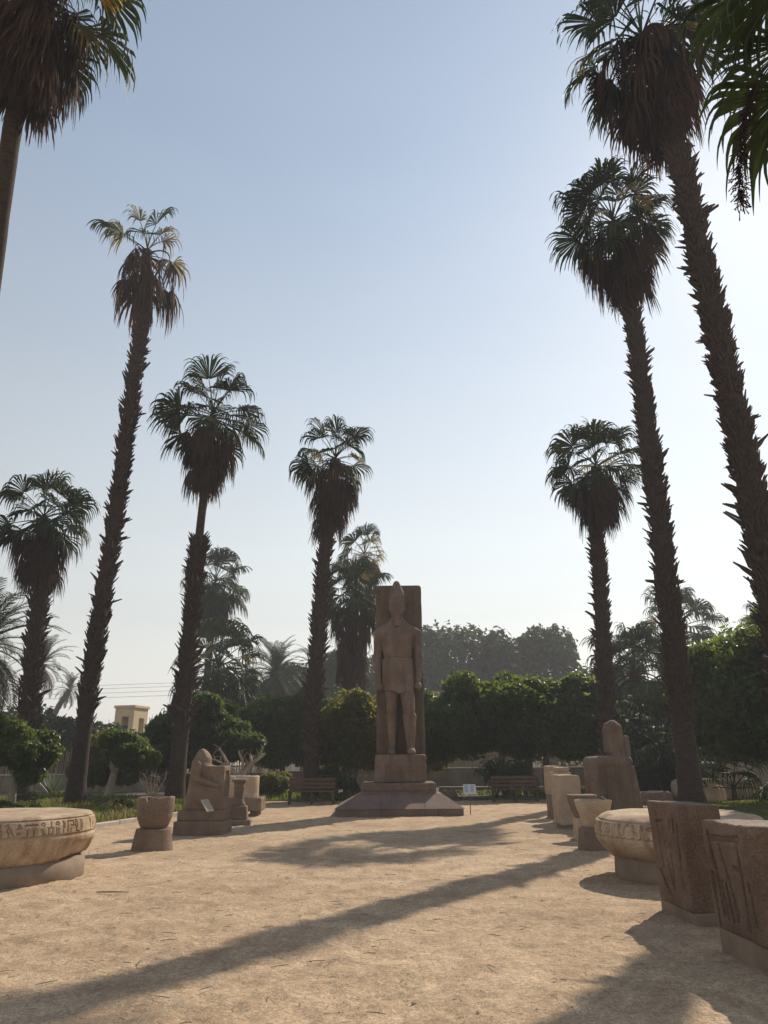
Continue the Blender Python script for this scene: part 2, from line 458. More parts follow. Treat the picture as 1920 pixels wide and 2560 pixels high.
# ------------------------------------------------------------------ ground
def build_ground():
    a0 = np.arange(-46, 46.01, .30)
    a1 = np.arange(52, 309, 6.0)
    ang = np.radians(np.concatenate([a0, a1]))
    rr = [0.6]
    while rr[-1] < 2500:
        r = rr[-1]
        rr.append(r * (1.0095 if 4 < r < 34 else 1.05))
    rr = np.array(rr)
    A, Rr = np.meshgrid(ang, rr, indexing='xy')
    X = Rr * np.sin(A); Y = Rr * np.cos(A)
    fade = np.clip((60 - Rr) / 25, 0, 1)
    Z = .020 * fbm(X * 1.1, Y * 1.1, X * 0, 3, 2) + .016 * np.abs(noise(X * 4.2, Y * 4.2, X * 0, 9)) + .010 * noise(X * 9, Y * 9, X * 0, 5)
    Z = (Z - .01) * fade
    # footprints and scuffs trodden into the loose surface
    rg = np.random.default_rng(12)
    sel = np.nonzero((Rr > 4.2) & (Rr < 15) & (np.abs(np.sin(A)) < .72) & (np.cos(A) > 0))
    fx, fy = X[sel], Y[sel]; dz = np.zeros_like(fx)
    for q in range(620):
        r0 = 4.6 + 9.5 * rg.random(); t0 = math.radians(rg.uniform(-36, 36)); cx, cy = r0 * math.sin(t0), r0 * math.cos(t0)
        th = rg.normal(1.4, .7); c, s = math.cos(th), math.sin(th)
        m = (np.abs(fx - cx) < .3) & (np.abs(fy - cy) < .3)
        u = ((fx[m] - cx) * c + (fy[m] - cy) * s) / .15; w = (-(fx[m] - cx) * s + (fy[m] - cy) * c) / .06
        e = u * u + w * w
        dz[m] += rg.uniform(.5, 1.1) * (-.013 * np.exp(-e * 1.2) + .007 * np.exp(-(np.sqrt(e) - 1.35) ** 2 * 9))
    Z[sel] += dz
    n, m = X.shape
    i = np.arange(n - 1)[:, None] * m; j = np.arange(m)[None, :]; k = (j + 1) % m
    Q = np.stack([i + j, i + k, i + m + k, i + m + j], -1).reshape(-1, 4)[:, ::-1]
    V = np.stack([X, Y, Z], -1).reshape(-1, 3)
    V = np.vstack([V, [0, 0, 0]])
    jj = np.arange(m)
    T = np.stack([np.full(m, n * m), jj, (jj + 1) % m], 1)[:, ::-1]
    o = link('ground', mesh_np('ground', V, [Q, T], M['sand'], True))
    tag(o, 'pale trodden sandy ground of the open plaza', 'ground', kind='structure')
build_ground()

def sheet(name, poly, z, mat, label, cat):
    """a slightly domed ground sheet from an outline, on a 0.6 m grid clipped to the outline by moving points"""
    P = np.array(poly, float)
    top = np.column_stack([P, np.full(len(P), z)])
    c = np.append(P.mean(0), z + .03)
    bot = np.column_stack([P, np.full(len(P), -.2)])
    V = np.vstack([top, c, bot]); n = len(P)
    T = [[i, (i + 1) % n, n] for i in range(n)]
    Q = [[i, n + 1 + i, n + 1 + (i + 1) % n, (i + 1) % n] for i in range(n)]
    o = link(name, mesh_np(name, V, [np.array(Q), np.array(T)], mat))
    return tag(o, label, cat, kind='structure')

LAWN_L = [(-9.9, 13.2), (-8.7, 15.5), (-7.35, 19.2), (-6.15, 23.2), (-5.2, 27.0), (-5.6, 30.5), (-12, 33.0), (-30, 36), (-40, 30), (-30, 16)][::-1]
LAWN_R = [(6.3, 16.0), (7.2, 19.0), (7.4, 22.5), (9.5, 26.0), (14.0, 26.5), (22, 27), (24, 18), (14, 11.5), (8.2, 10.4)]
sheet('left_lawn', LAWN_L, .05, M['lawn_soil'], 'grassy bed left of the plaza behind a kerb', 'lawn')
sheet('right_lawn', LAWN_R, .05, M['lawn_soil'], 'mown green lawn behind the right row of stones', 'lawn')
sheet('planting_bed', [(-5.1, 30.6), (1.0, 29.4), (3.2, 29.6), (8, 30.0), (13, 27.2), (28, 28), (150, 60), (150, 190), (-150, 190), (-150, 60), (-30, 38), (-14, 34)], .035, M['soil'], 'dark soil bed behind the benches and the statue', 'soil bed')

def inside(poly, x, y):
    P = np.array(poly); c = np.zeros(len(x), bool)
    n = len(P); j = n - 1
    for i in range(n):
        a, b = P[i], P[j]
        m = ((a[1] > y) != (b[1] > y)) & (x < (b[0] - a[0]) * (y - a[1]) / (b[1] - a[1] + 1e-9) + a[0])
        c ^= m; j = i
    return c

def grass(name, poly, n, hmin, hmax, mat, label, seed, box, dens=None, width=.010):
    rng = np.random.default_rng(seed)
    x = rng.uniform(box[0], box[1], n); y = rng.uniform(box[2], box[3], n)
    ok = inside(poly, x, y)
    nz = fbm(x * .7, y * .7, x * 0, seed, 3)
    ok &= (nz + rng.uniform(-.35, .35, n)) > (-.15 if dens is None else dens)
    x, y, nz = x[ok], y[ok], nz[ok]
    n = len(x)
    h = rng.uniform(hmin, hmax, n) * (1 + .7 * nz)
    th = rng.uniform(0, 2 * math.pi, n); ln = rng.uniform(.1, .6, n) * h
    w = rng.uniform(.7, 1.4, n) * width * (1 + y / 25)
    d = np.stack([np.cos(th), np.sin(th)], 1); s = np.stack([-np.sin(th + rng.normal(0, .5, n)), np.cos(th)], 1)
    B = np.stack([x, y], 1)
    def lev(t, ww, zz):
        c = B + d * (ln * t ** 2)[:, None]
        return (np.column_stack([c - s * (w * ww)[:, None], .04 + h * zz]), np.column_stack([c + s * (w * ww)[:, None], .04 + h * zz]))
    a0, a1 = lev(0 * h, 1.0, 0.0); b0, b1 = lev(0 * h + .6, .8, .62)
    tip = np.column_stack([B + d * ln[:, None], .04 + h * (1 - .35 * (ln / h))])
    V = np.stack([a0, a1, b0, b1, tip], 1).reshape(-1, 3)
    i = np.arange(n) * 5
    Q = np.stack([i, i + 1, i + 3, i + 2], 1); T = np.stack([i + 2, i + 3, i + 4], 1)
    o = link(name, mesh_np(name, V, [Q, T], mat, False, {'rnd': np.repeat(np.clip(rng.normal(.45 + .4 * nz, .25), 0, 1), 5)}))
    return tag(o, label, 'grass', kind='stuff')
grass('tall_grass', LAWN_L, 52000, .13, .34, M['grass'], 'rough green grass on the left bed under the palms', 4, (-16, -5, 14, 31))
grass('dry_grass', LAWN_L, 14000, .12, .30, M['drygrass'], 'straw coloured dry grass patches on the left bed', 14, (-16, -6, 18, 31), .1)
grass('lawn_grass', LAWN_R, 42000, .03, .085, M['grass'], 'short mown grass on the right lawn', 6, (6, 18, 12, 27), -.9)
grass('bed_grass', [(-6, 27.5), (-2, 29), (2, 29.6), (9, 27.5), (14, 27.5), (18, 31), (9, 33), (-6, 33)], 16000, .08, .28, M['grass'], 'scattered grass tufts around the soil bed', 8, (-6, 18, 27, 33), .12)

# kerb stones along the left bed
kr = empty('kerb_edging', (-7.3, 19, 0), 0, 'pale concrete kerb edging the left grass bed', 'kerb')
kp = [(-9.9, 13.2), (-8.7, 15.5), (-7.35, 19.2), (-6.15, 23.2), (-5.2, 27.0)]
rng0 = random.Random(5)
for a, b in zip(kp[:-1], kp[1:]):
    a = Vector(a); b = Vector(b); d = (b - a); L = d.length; nn = max(1, round(L / .95)); d.normalize()
    for i in range(nn):
        c = a + d * (i + .5) * L / nn
        o = MB().box((-L / nn / 2 + .008, -.075, -.15), (L / nn / 2 - .008, .075, .10 + rng0.uniform(-.012, .012)), bev=.015).build('kerb_stone', M['kerb'], kr)
        o.location = Vector((c.x, c.y, 0)) - kr.location; o.rotation_euler = (rng0.uniform(-.02, .02), 0, math.atan2(d.y, d.x) + rng0.uniform(-.012, .012))

# pebbles, twigs and litter on the sand
def pebbles():
    rng = np.random.default_rng(3)
    n = 2600
    r = 4.5 + 17 * rng.random(n) ** 1.3; a = np.radians(rng.uniform(-34, 34, n))
    x, y = r * np.sin(a), r * np.cos(a)
    s = np.clip(rng.lognormal(-5.05, .45, n), .003, .022)
    base = np.array([[1, 0, 0], [0, 1, 0], [-1, 0, 0], [0, -1, 0], [.1, .1, .45], [0, 0, -.5]], float)
    F = np.array([[0, 1, 4], [1, 2, 4], [2, 3, 4], [3, 0, 4], [1, 0, 5], [2, 1, 5], [3, 2, 5], [0, 3, 5]])
    V = base[None] * s[:, None, None] * rng.uniform(.6, 1.3, (n, 6, 1)) + np.stack([x, y, s * .12 + .006], 1)[:, None, :]
    T = (F[None] + (np.arange(n) * 6)[:, None, None]).reshape(-1, 3)
    tag(link('pebbles', mesh_np('pebbles', V.reshape(-1, 3), T, M['pebble'])), 'small pebbles and clods scattered over the sand', 'pebbles', kind='stuff')
    m = 420
    mb = MB()
    for i in range(m):
        rr = 5 + 13 * rng.random(); aa = math.radians(rng.uniform(-32, 32)); th = rng.uniform(0, 6.28); L = rng.uniform(.04, .16)
        p = np.array([rr * math.sin(aa), rr * math.cos(aa), .014]); d = np.array([math.cos(th), math.sin(th), 0])
        mb.tube([p - d * L / 2, p + np.array([0, 0, .006]) + np.array([-d[1], d[0], 0]) * L * .08, p + d * L / 2], [.003, .004, .002], 3, False)
    tag(mb.build('litter', M['pale_branch']), 'bits of dry palm litter strewn on the sand', 'litter', kind='stuff')
pebbles()
mb = MB(); mb.tube([(-3.68, 10.05, .018), (-3.45, 10.0, .026), (-3.26, 10.03, .018)], [.007, .008, .004], 5)
tag(mb.build('dry_stick', M['post_wood'], None, True), 'dark dry stick lying on the sand near the carved drum', 'stick')
# ------------------------------------------------------------------ the standing colossus
def colossus():
    root = empty('standing_statue', (.40, 23.30, 0), 0,
                 'tall brown granite statue of a standing figure in a high crown against a back slab', 'statue')
    # sloping base: lower course and upper sloped course, block by block
    xs = [-1.91, -.56, .70, 1.85]
    y0, y1, yi0, yi1 = -1.35, 2.05, -.60, 1.30
    xi0, xi1 = -1.20, 1.25
    g = .004
    for k in range(3):
        a, b = xs[k] + (g if k else 0), xs[k + 1] - (g if k < 2 else 0)
        ta = a if k else xi0; tb = b if k < 2 else xi1
        V = np.array([(a, y0, .19), (b, y0, .19), (b, y1, .19), (a, y1, .19), (ta, yi0, .565), (tb, yi0, .565), (tb, yi1, .565), (ta, yi1, .565)], float)
        mb = MB(); mb.add(V, [[0, 3, 2, 1], [4, 5, 6, 7], [0, 1, 5, 4], [1, 2, 6, 5], [2, 3, 7, 6], [3, 0, 4, 7]])
        mb.build('sloped_stone', M['granite_base'], root)
    cuts = [-1.87, -.56, .16, .70, 1.08, 1.81]
    for a, b in zip(cuts[:-1], cuts[1:]):
        MB().box((a + g, y0 + .035, -.12), (b - g, y0 + .6, .187), bev=.008).build('base_stone', M['granite_base'], root)
        MB().box((a + g, y1 - .6, -.12), (b - g, y1 - .035, .187), bev=.008).build('base_stone', M['granite_base'], root)
    for sx in (-1, 1):
        X = (-1.87, -1.2) if sx < 0 else (1.2, 1.81)
        for a, b in ((y0 + .608, .4), (.408, y1 - .608)):
            MB().box((X[0], a, -.12), (X[1], b, .187), bev=.008).build('base_stone', M['granite_base'], root)
    MB().box((-1.15, -.57, .568), (1.09, 1.20, .625), bev=.006).build('step', M['granite_base'], root)
    def st(P):
        x, y, z = P
        return s_box(P, (-.03, .31, .745), (1.12, .88, .12), .02) + .004 * noise(x * 9, y * 9, z * 9, 3)
    carve('step', st, (-1.2, -.6, .6), (1.15, 1.25, .9), .03, M['granite'], root)
    def ped(P):
        x, y, z = P
        t = (z - .87) / .8
        d = s_box((x - .03 - .015 * t, y, z), (0, .32, 1.27), (.80 - .02 * t, .67, .405), .05)
        for (u, w) in ((-.62, .09), (-.52, .05), (-.44, .05), (.3, .10)):
            d = np.maximum(d, -np.maximum(np.abs(x - u) - w / 2, np.maximum(np.abs(z - 1.52) - .07, np.abs(y + .35) - .012)))
        d = np.maximum(d, -(np.maximum(np.abs(z - 1.29) - .006, np.abs(y + .35) - .012)))
        return d + .014 * fbm(x * 4, y * 4, z * 4, 7) + np.clip((x - .62) * .12, 0, .03) * (noise(z * 7, y * 4, x * 3, 4) > .1)
    carve('pedestal', ped, (-.86, -.4, .85), (.90, 1.02, 1.70), .02, M['granite'], root)
    def slab(P):
        x, y, z = P
        d = s_box(P, (.07, .60, 4.40), (.77, .19, 2.74), .03)
        # rounded upper corners
        for sx in (-1, 1):
            cx, cz = .07 + sx * .67, 7.04
            q = np.sqrt((x - cx) ** 2 + (z - cz) ** 2) - .10
            d = np.where(((x - cx) * sx > 0) & (z > cz), np.maximum(d, q), d)
        return d + .009 * fbm(x * 3.5, y * 3.5, z * 3.5, 11)
    carve('back_slab', slab, (-.75, .38, 1.64), (.88, .82, 7.18), .03, M['granite_slab'], root)

    def body(P):
        x, y, z = P
        d = s_cone(P, (-.47, .15, 3.80), (.47, .15, 3.80), .19, .19)
        d = smin(d, s_ell(P, (0, .15, 3.50), (.47, .27, .72)), .10)
        for sx in (-1, 1):
            d = smin(d, s_ell(P, (sx * .20, .0, 3.62), (.22, .12, .17)), .12)
            d = smin(d, s_cone(P, (sx * .42, .16, 3.93), (0, .18, 4.20), .09, .16), .12)
        d = smin(d, s_ell(P, (0, .15, 3.05), (.385, .24, .60)), .12)
        d = smin(d, s_ell(P, (0, .15, 2.55), (.42, .26, .5)), .10)
        d = smin(d, s_cone(P, (0, .16, 3.9), (0, .12, 4.42), .20, .175), .06)
        d = np.maximum(d, -(s_ell(P, (0, -.12, 2.98), (.035, .05, .04))))
        # arms and clenched hands
        for sx, ox in ((-1, 0), (1, .03)):
            a = s_cone(P, (sx * (.55 + ox), .15, 3.80), (sx * (.59 + ox), .16, 3.02), .135, .112)
            a = smin(a, s_cone(P, (sx * (.59 + ox), .16, 3.02), (sx * (.555 + ox), .08, 2.28), .118, .085), .05)
            a = smin(a, s_ell(P, (sx * (.545 + ox), .045, 2.08), (.105, .135, .14)), .05)
            for kf in range(4):
                a = smin(a, s_ell(P, (sx * (.545 + ox) - sx * .07, -.05 + kf * .055, 2.05), (.05, .026, .075)), .015)
            a = smin(a, s_cone(P, (sx * (.555 + ox), -.075, 2.14), (sx * (.50 + ox), -.09, 2.02), .036, .03), .02)
            d = smin(d, a, .035)
            d = np.minimum(d, s_box(P, (sx * .50, .40, 2.95), (.14, .06, .9), .02))
        # legs: the figure's left leg strides forward
        lg = s_cone(P, (-.18, .13, 2.35), (-.185, .13, 1.38), .215, .15)
        lg = smin(lg, s_ell(P, (-.185, .08, 1.36), (.115, .10, .12)), .06)
        lg = smin(lg, s_cone(P, (-.185, .17, 1.15), (-.18, .18, .32), .16, .095), .08)
        lg = smin(lg, s_ell(P, (-.20, .04, .075), (.115, .25, .10)), .08)
        lg = smin(lg, s_cone(P, (-.18, .18, .32), (-.18, .17, .08), .085, .10), .04)
        d = smin(d, lg, .03)
        lf = s_cone(P, (.22, .06, 2.35), (.295, -.06, 1.40), .225, .175)
        lf = smin(lf, s_ell(P, (.30, -.14, 1.37), (.125, .10, .13)), .06)
        lf = smin(lf, s_cone(P, (.31, -.03, 1.12), (.325, -.05, .32), .195, .112), .09)
        lf = smin(lf, s_ell(P, (.335, -.16, .085), (.13, .235, .11)), .08)
        lf = smin(lf, s_cone(P, (.325, -.05, .32), (.33, -.05, .08), .10, .115), .04)
        d = smin(d, lf, .03)
        for k in range(5):
            d = smin(d, s_ell(P, (.25 + k * .042, -.375 + .012 * k, .06), (.021, .055, .045)), .012)
            d = smin(d, s_ell(P, (-.29 + k * .042, -.185 - .012 * k, .06), (.021, .055, .045)), .012)
        d = np.minimum(d, s_box(P, (.31, .22, 1.1), (.085, .26, 1.1), .02))
        d = np.minimum(d, s_box(P, (-.19, .34, 1.1), (.09, .14, 1.1), .02))
        # head and face
        h = s_ell(P, (0, .08, 4.60), (.212, .23, .34))
        h = smin(h, s_ell(P, (0, .02, 4.46), (.165, .17, .15)), .06)
        for sx in (-1, 1):
            h = smin(h, s_ell(P, (sx * .095, -.10, 4.54), (.07, .06, .06)), .05)
            h = smax(h, -s_ell(P, (sx * .088, -.17, 4.655), (.058, .042, .026)), .02)
            h = smin(h, s_ell(P, (sx * .088, -.117, 4.652), (.045, .030, .017)), .006)
            h = smin(h, s_cone(P, (sx * .03, -.155, 4.70), (sx * .145, -.115, 4.695), .014, .010), .012)
            h = np.minimum(h, s_ell(P, (sx * .222, .10, 4.62), (.028, .065, .10)))
        h = smin(h, s_cone(P, (0, -.145, 4.68), (0, -.178, 4.575), .018, .034), .018)
        h = smin(h, s_ell(P, (0, -.148, 4.498), (.065, .022, .014)), .012)
        h = smin(h, s_ell(P, (0, -.142, 4.462), (.056, .024, .015)), .012)
        d = smin(d, h, .03)
        return d + .006 * fbm(x * 6, y * 6, z * 6, 5)
    carve('figure', body, (-.78, -.48, 0), (.82, .46, 4.96), .0205, M['granite'], root, (0, 0, 1.665)).scale = (1.12, 1.0, 1.0)

    def kilt(P):
        x, y, z = P
        t = np.clip((2.92 - z) / 1.06, 0, 1)
        rx = .435 + .03 * np.sin(t * 3.1); ry = .31 + .035 * t
        cx = .02 * t; cy = .13 - .03 * t
        e = (np.sqrt(((x - cx) / rx) ** 2 + ((y - cy) / ry) ** 2) - 1) * .3
        hem = 1.93 - .10 * np.exp(-((x - .06) / .14) ** 2)
        d = np.maximum(e, np.maximum(hem - z, z - 2.88))
        belt = np.maximum((np.sqrt((x / .455) ** 2 + ((y - .14) / .325) ** 2) - 1) * .3, np.abs(z - 2.90) - .055)
        d = np.minimum(d, belt)
        ap = s_box((x - .05 - (2.9 - z) * .03, y + .02 + (2.9 - z) * .10, z), (0, -.13, 2.33), (.10, .05, .50), .03)
        d = smin(d, ap, .03)
        pl = .004 * np.sin(x * 75) * (z < 2.84)
        return d + pl + .005 * fbm(x * 6, y * 6, z * 6, 15)
    carve('kilt', kilt, (-.5, -.32, 1.75), (.52, .46, 3.0), .0205, M['granite'], root, (0, 0, 1.665)).scale = (1.12, 1.0, 1.0)

    prof = np.array([(4.66, .205), (4.70, .238), (4.80, .252), (4.92, .262), (5.04, .252), (5.16, .222), (5.28, .178), (5.38, .135), (5.46, .105), (5.52, .082), (5.555, .045)])
    def crown(P):
        x, y, z = P
        r = np.interp(z, prof[:, 0], prof[:, 1])
        d = np.maximum((np.sqrt(x ** 2 + ((y - .11 - (z - 4.66) * .06) * .93) ** 2) - r) * .85, np.maximum(4.665 + .25 * np.clip(y, 0, .3) * -1 - z, z - 5.56))
        return d + .012 * fbm(x * 8, y * 8, z * 8, 21)
    carve('crown', crown, (-.30, -.2, 4.5), (.30, .42, 5.58), .017, M['granite'], root, (0, 0, 1.665)).scale = (1.1, 1.0, 1.0)
    def beard(P):
        x, y, z = P
        t = np.clip((4.40 - z) / .40, 0, 1)
        return s_box((x / (.85 + .35 * t), y + .105 + .02 * t, z), (0, 0, 4.19), (.075, .055, .21), .02) * .8 + .003 * np.sin(z * 110)
    carve('beard', beard, (-.12, -.22, 3.95), (.12, -.03, 4.43), .013, M['granite'], root, (0, 0, 1.665)).scale = (1.15, 1.0, 1.0)
colossus()

# ------------------------------------------------------------------ carved drums
GL = {
 'eye': [[(0, .5), (.25, .72), (.6, .72), (1, .5), (.6, .32), (.25, .32), (0, .5)], [(.45, .52), (.55, .52)]],
 'bar': [[(.5, .05), (.5, .95)]],
 'bars': [[(.2, .05), (.2, .95)], [(.75, .1), (.75, .9)]],
 'bird': [[(0, .85), (.25, .95), (.35, .75), (.8, .35), (1, .05)], [(.35, .75), (.2, .45), (.45, .3), (.8, .35)], [(.45, .3), (.4, .02), (.55, .02)]],
 'water': [[(0, .4), (.12, .6), (.25, .4), (.37, .6), (.5, .4), (.62, .6), (.75, .4), (.87, .6), (1, .4)]],
 'loop': [[(.3, .0), (.3, .25), (.05, .6), (.2, .95), (.45, .95), (.55, .6), (.3, .25)], [(.3, .05), (.9, .02)]],
 'reed': [[(.4, .0), (.4, .95), (.75, .8), (.7, .45), (.4, .4)]],
 'sun': [[(.2, .5), (.35, .75), (.65, .75), (.8, .5), (.65, .25), (.35, .25), (.2, .5)]],
 'tri': [[(.1, .05), (.9, .05), (.5, .7), (.1, .05)]],
 'hook': [[(.1, .0), (.25, .7), (.55, .95), (.9, .85)]],
 'seat': [[(.1, .0), (.1, .5), (.6, .5), (.6, .95)], [(.1, .0), (.9, .0), (.9, .5), (.6, .5)]],
 'house': [[(0, .05), (0, .9), (1, .9), (1, .55), (.55, .55)], [(.5, .05), (.5, .3)]],
 'feather': [[(.5, 0), (.5, .5), (.2, .75), (.5, 1), (.8, .7), (.5, .5)]],
 'cart': [[(.15, .1), (.0, .5), (.15, .9), (.85, .9), (1, .5), (.85, .1), (.15, .1)], [(.3, .25), (.3, .75)], [(.5, .3), (.62, .7)], [(.75, .3), (.72, .7)]],
}
def carve_depth(U, W, items, line=.010):
    """distance-field strokes: U metres along, W 0..1 across a band; items: (glyph, u0, u1, w0, w1)"""
    dep = np.zeros_like(U)
    for gname, u0, u1, w0, w1, bh in items:
        m = (U > u0 - .03) & (U < u1 + .03)
        if not m.any(): continue
        px = U[m]; py = W[m] * bh
        best = np.full(px.shape, 9.)
        for pl in GL[gname]:
            for a, b in zip(pl[:-1], pl[1:]):
                ax, ay = u0 + a[0] * (u1 - u0), (w0 + a[1] * (w1 - w0)) * bh
                bx, by = u0 + b[0] * (u1 - u0), (w0 + b[1] * (w1 - w0)) * bh
                dx, dy = bx - ax, by - ay
                t = np.clip(((px - ax) * dx + (py - ay) * dy) / (dx * dx + dy * dy + 1e-9), 0, 1)
                best = np.minimum(best, np.hypot(px - ax - t * dx, py - ay - t * dy))
        dep[m] = np.maximum(dep[m], np.clip(1.6 - best / line, 0, 1))
    return dep

def drum(name, label, loc, prof, items_fn, band, root_base, seed, ntheta, nz, broken=0.0, chip=.0, depth=.02, line=.0095):
    """prof: (z, r) outer line from bottom to rim; band: z range of the inscription"""
    root = empty(name, loc, 0, label, 'column drum')
    prof = np.array(prof); zb, zt = prof[0, 0], prof[-1, 0]
    zz = np.concatenate([np.linspace(zb, band[0], nz // 3, endpoint=False), np.linspace(band[0], band[1], nz, endpoint=False), np.linspace(band[1], zt, 8)])
    th = np.linspace(0, 2 * math.pi, ntheta, endpoint=False)
    TH, Z = np.meshgrid(th, zz)
    rr = np.interp(Z, prof[:, 0], prof[:, 1])
    X0, Y0 = np.cos(TH) * rr, np.sin(TH) * rr
    ero = .022 * fbm(X0 * 2.2, Y0 * 2.2, Z * 2.2, seed) + .008 * fbm(X0 * 9, Y0 * 9, Z * 9, seed + 5)
    low = np.clip((band[0] - Z) / (band[0] - zb), 0, 1)
    rr = rr + ero * (.35 + 1.1 * low)
    if broken:
        b = fbm(X0 * 1.6, Y0 * 1.6, Z * .6, seed + 9, 4)
        rr = rr - broken * np.clip(b + .05 + .5 * (low - .55), 0, 1) * (low > .35)
        Z = Z + np.where(low > .8, .05 * noise(X0 * 2.4, Y0 * 2.4, X0 * 0, seed + 3), 0)
    Rb = np.interp((band[0] + band[1]) / 2, prof[:, 0], prof[:, 1])
    U = TH * Rb; W = (Z - band[0]) / (band[1] - band[0])
    inb = (W > -.12) & (W < 1.12)
    dep = np.where((W > .02) & (W < .98), carve_depth(U, W, items_fn(Rb), line), 0)
    bh = band[1] - band[0]
    for w in (0.0, 1.0):
        dep = np.maximum(dep, np.clip(1.5 - np.abs(W - w) * bh / .008, 0, 1))
    wear = np.clip(1.2 + 1.0 * fbm(X0 * 1.4, Y0 * 1.4, Z * 2, seed + 31), .6, 1)
    rr = rr - depth * dep * inb * wear
    if chip:
        rr = rr - chip * np.clip((Z - zt + .05) / .05, 0, 1) * np.clip(fbm(X0 * 3, Y0 * 3, Z * 0, seed + 17), 0, 1)
    n, m = rr.shape
    V = np.stack([rr * np.cos(TH), rr * np.sin(TH), Z], -1).reshape(-1, 3)
    i = np.arange(n - 1)[:, None] * m; j = np.arange(m)[None, :]; k = (j + 1) % m
    Q = [np.stack([i + j, i + k, i + m + k, i + m + j], -1).reshape(-1, 4)]
    # top: rings inward
    off = len(V); rings = [(.93, .012), (.6, .014), (.25, .012)]
    tops = []; prev = (n - 1) * m + np.arange(m)
    for s, dz in rings:
        x = rr[-1] * s * np.cos(th); y = rr[-1] * s * np.sin(th)
        tops.append(np.stack([x, y, zt + dz + .012 * fbm(x * 2.5, y * 2.5, x * 0, seed + 8)], 1))
        cur = off + np.arange(m); off += m
        kk = (np.arange(m) + 1) % m
        Q.append(np.stack([prev, prev[kk], cur[kk], cur], 1)); prev = cur
    V = np.vstack([V] + tops + [[[0, 0, zt + .012]]])
    kk = (np.arange(m) + 1) % m
    T = np.stack([prev, prev[kk], np.full(m, off)], 1)
    link('drum', mesh_np('drum', V, [np.concatenate(Q), T], M['limestone'], True), root)
    r0, hb = root_base
    mb = MB(); P = [(0, 0, -.15), (0, 0, hb * .5), (0, 0, hb), (0, 0, hb + .03)]
    mb.tube(P, [r0 * 1.01, r0, r0 * .99, r0 * .9], 72); mb.build('foundation', M['concrete'], root, True)
    return root

def glyphs_left(Rb):
    rg = random.Random(6); out = []; u = 0.0; bh = .20; last = None
    names = list(GL)
    while u < Rb * 2 * math.pi - .25:
        g = rg.choice([q for q in names if q != last]); last = g
        w = {'eye': .17, 'water': .17, 'cart': .22, 'bird': .11, 'loop': .09, 'bar': .03, 'bars': .06, 'house': .11, 'tri': .07}.get(g, .08)
        if g in ('eye', 'water', 'tri', 'sun'):
            out.append((g, u, u + w, .56, .92, bh)); out.append((rg.choice(['water', 'tri', 'eye', 'bars', 'bird']), u + .01, u + w - .01, .08, .46, bh))
        else:
            out.append((g, u, u + w, .10, .90, bh))
        u += w + rg.uniform(.02, .035)
    return out
def glyphs_right(Rb):
    out = []; bh = .20
    def add(th, g, w, w0=.12, w1=.9):
        u = th * Rb; out.append((g, u, u + w, w0, w1, bh))
    seq = ['cart', 'bars', 'feather', 'hook', 'bird', 'reed', 'eye', 'hook', 'house', 'seat', 'water', 'sun', 'bars', 'loop']
    u = 0; k = 0
    while u < Rb * 2 * math.pi - .4:
        g = seq[k % len(seq)]
        w = {'cart': .17, 'eye': .15, 'house': .18, 'bars': .07, 'hook': .10, 'water': .15}.get(g, .075)
        out.append((g, u, u + w, (.45 if g in ('eye', 'water') else .25), .92, bh))
        for q in range(int(w / .07)):
            out.append(('tri', u + q * .07, u + q * .07 + .04, .03, .18, bh))
        u += w + .035; k += 1
    return out
drum('carved_drum', 'wide pale limestone drum with a carved hieroglyph band, cut by the left edge', (-5.72, 11.40, 0),
     [(.22, 1.10), (.27, 1.20), (.36, 1.26), (.46, 1.30), (.56, 1.335), (.64, 1.34), (.74, 1.325), (.82, 1.29), (.855, 1.25)], glyphs_left, (.615, .815), (1.24, .24), 3, 1500, 44, .20, 0, .024, .0068)
drum('carved_drum', 'round pale limestone drum with hieroglyph band behind the two dark granite blocks', (4.14, 10.97, 0),
     [(.25, .93), (.29, .99), (.37, 1.07), (.47, 1.14), (.55, 1.165), (.65, 1.16), (.73, 1.13), (.79, 1.05), (.81, 1.00)], glyphs_right, (.54, .74), (.93, .26), 8, 1400, 44, .05, .10, .026, .006)

# ------------------------------------------------------------------ granite blocks and the row on the right
def strokes_x(P, y_of, xface, segs, wid=.014, depth=.032):
    """carved lines on a face of constant x: segs of ((y,z),(y,z))"""
    x, y, z = P
    best = np.full(x.shape, 9., np.float32)
    for a, b in segs:
        dx, dz = b[0] - a[0], b[1] - a[1]
        t = np.clip(((y - a[0]) * dx + (z - a[1]) * dz) / (dx * dx + dz * dz + 1e-9), 0, 1)
        best = np.minimum(best, np.hypot(y - a[0] - t * dx, z - a[1] - t * dz))
    return np.maximum(best - wid, np.abs(x - xface) - depth)

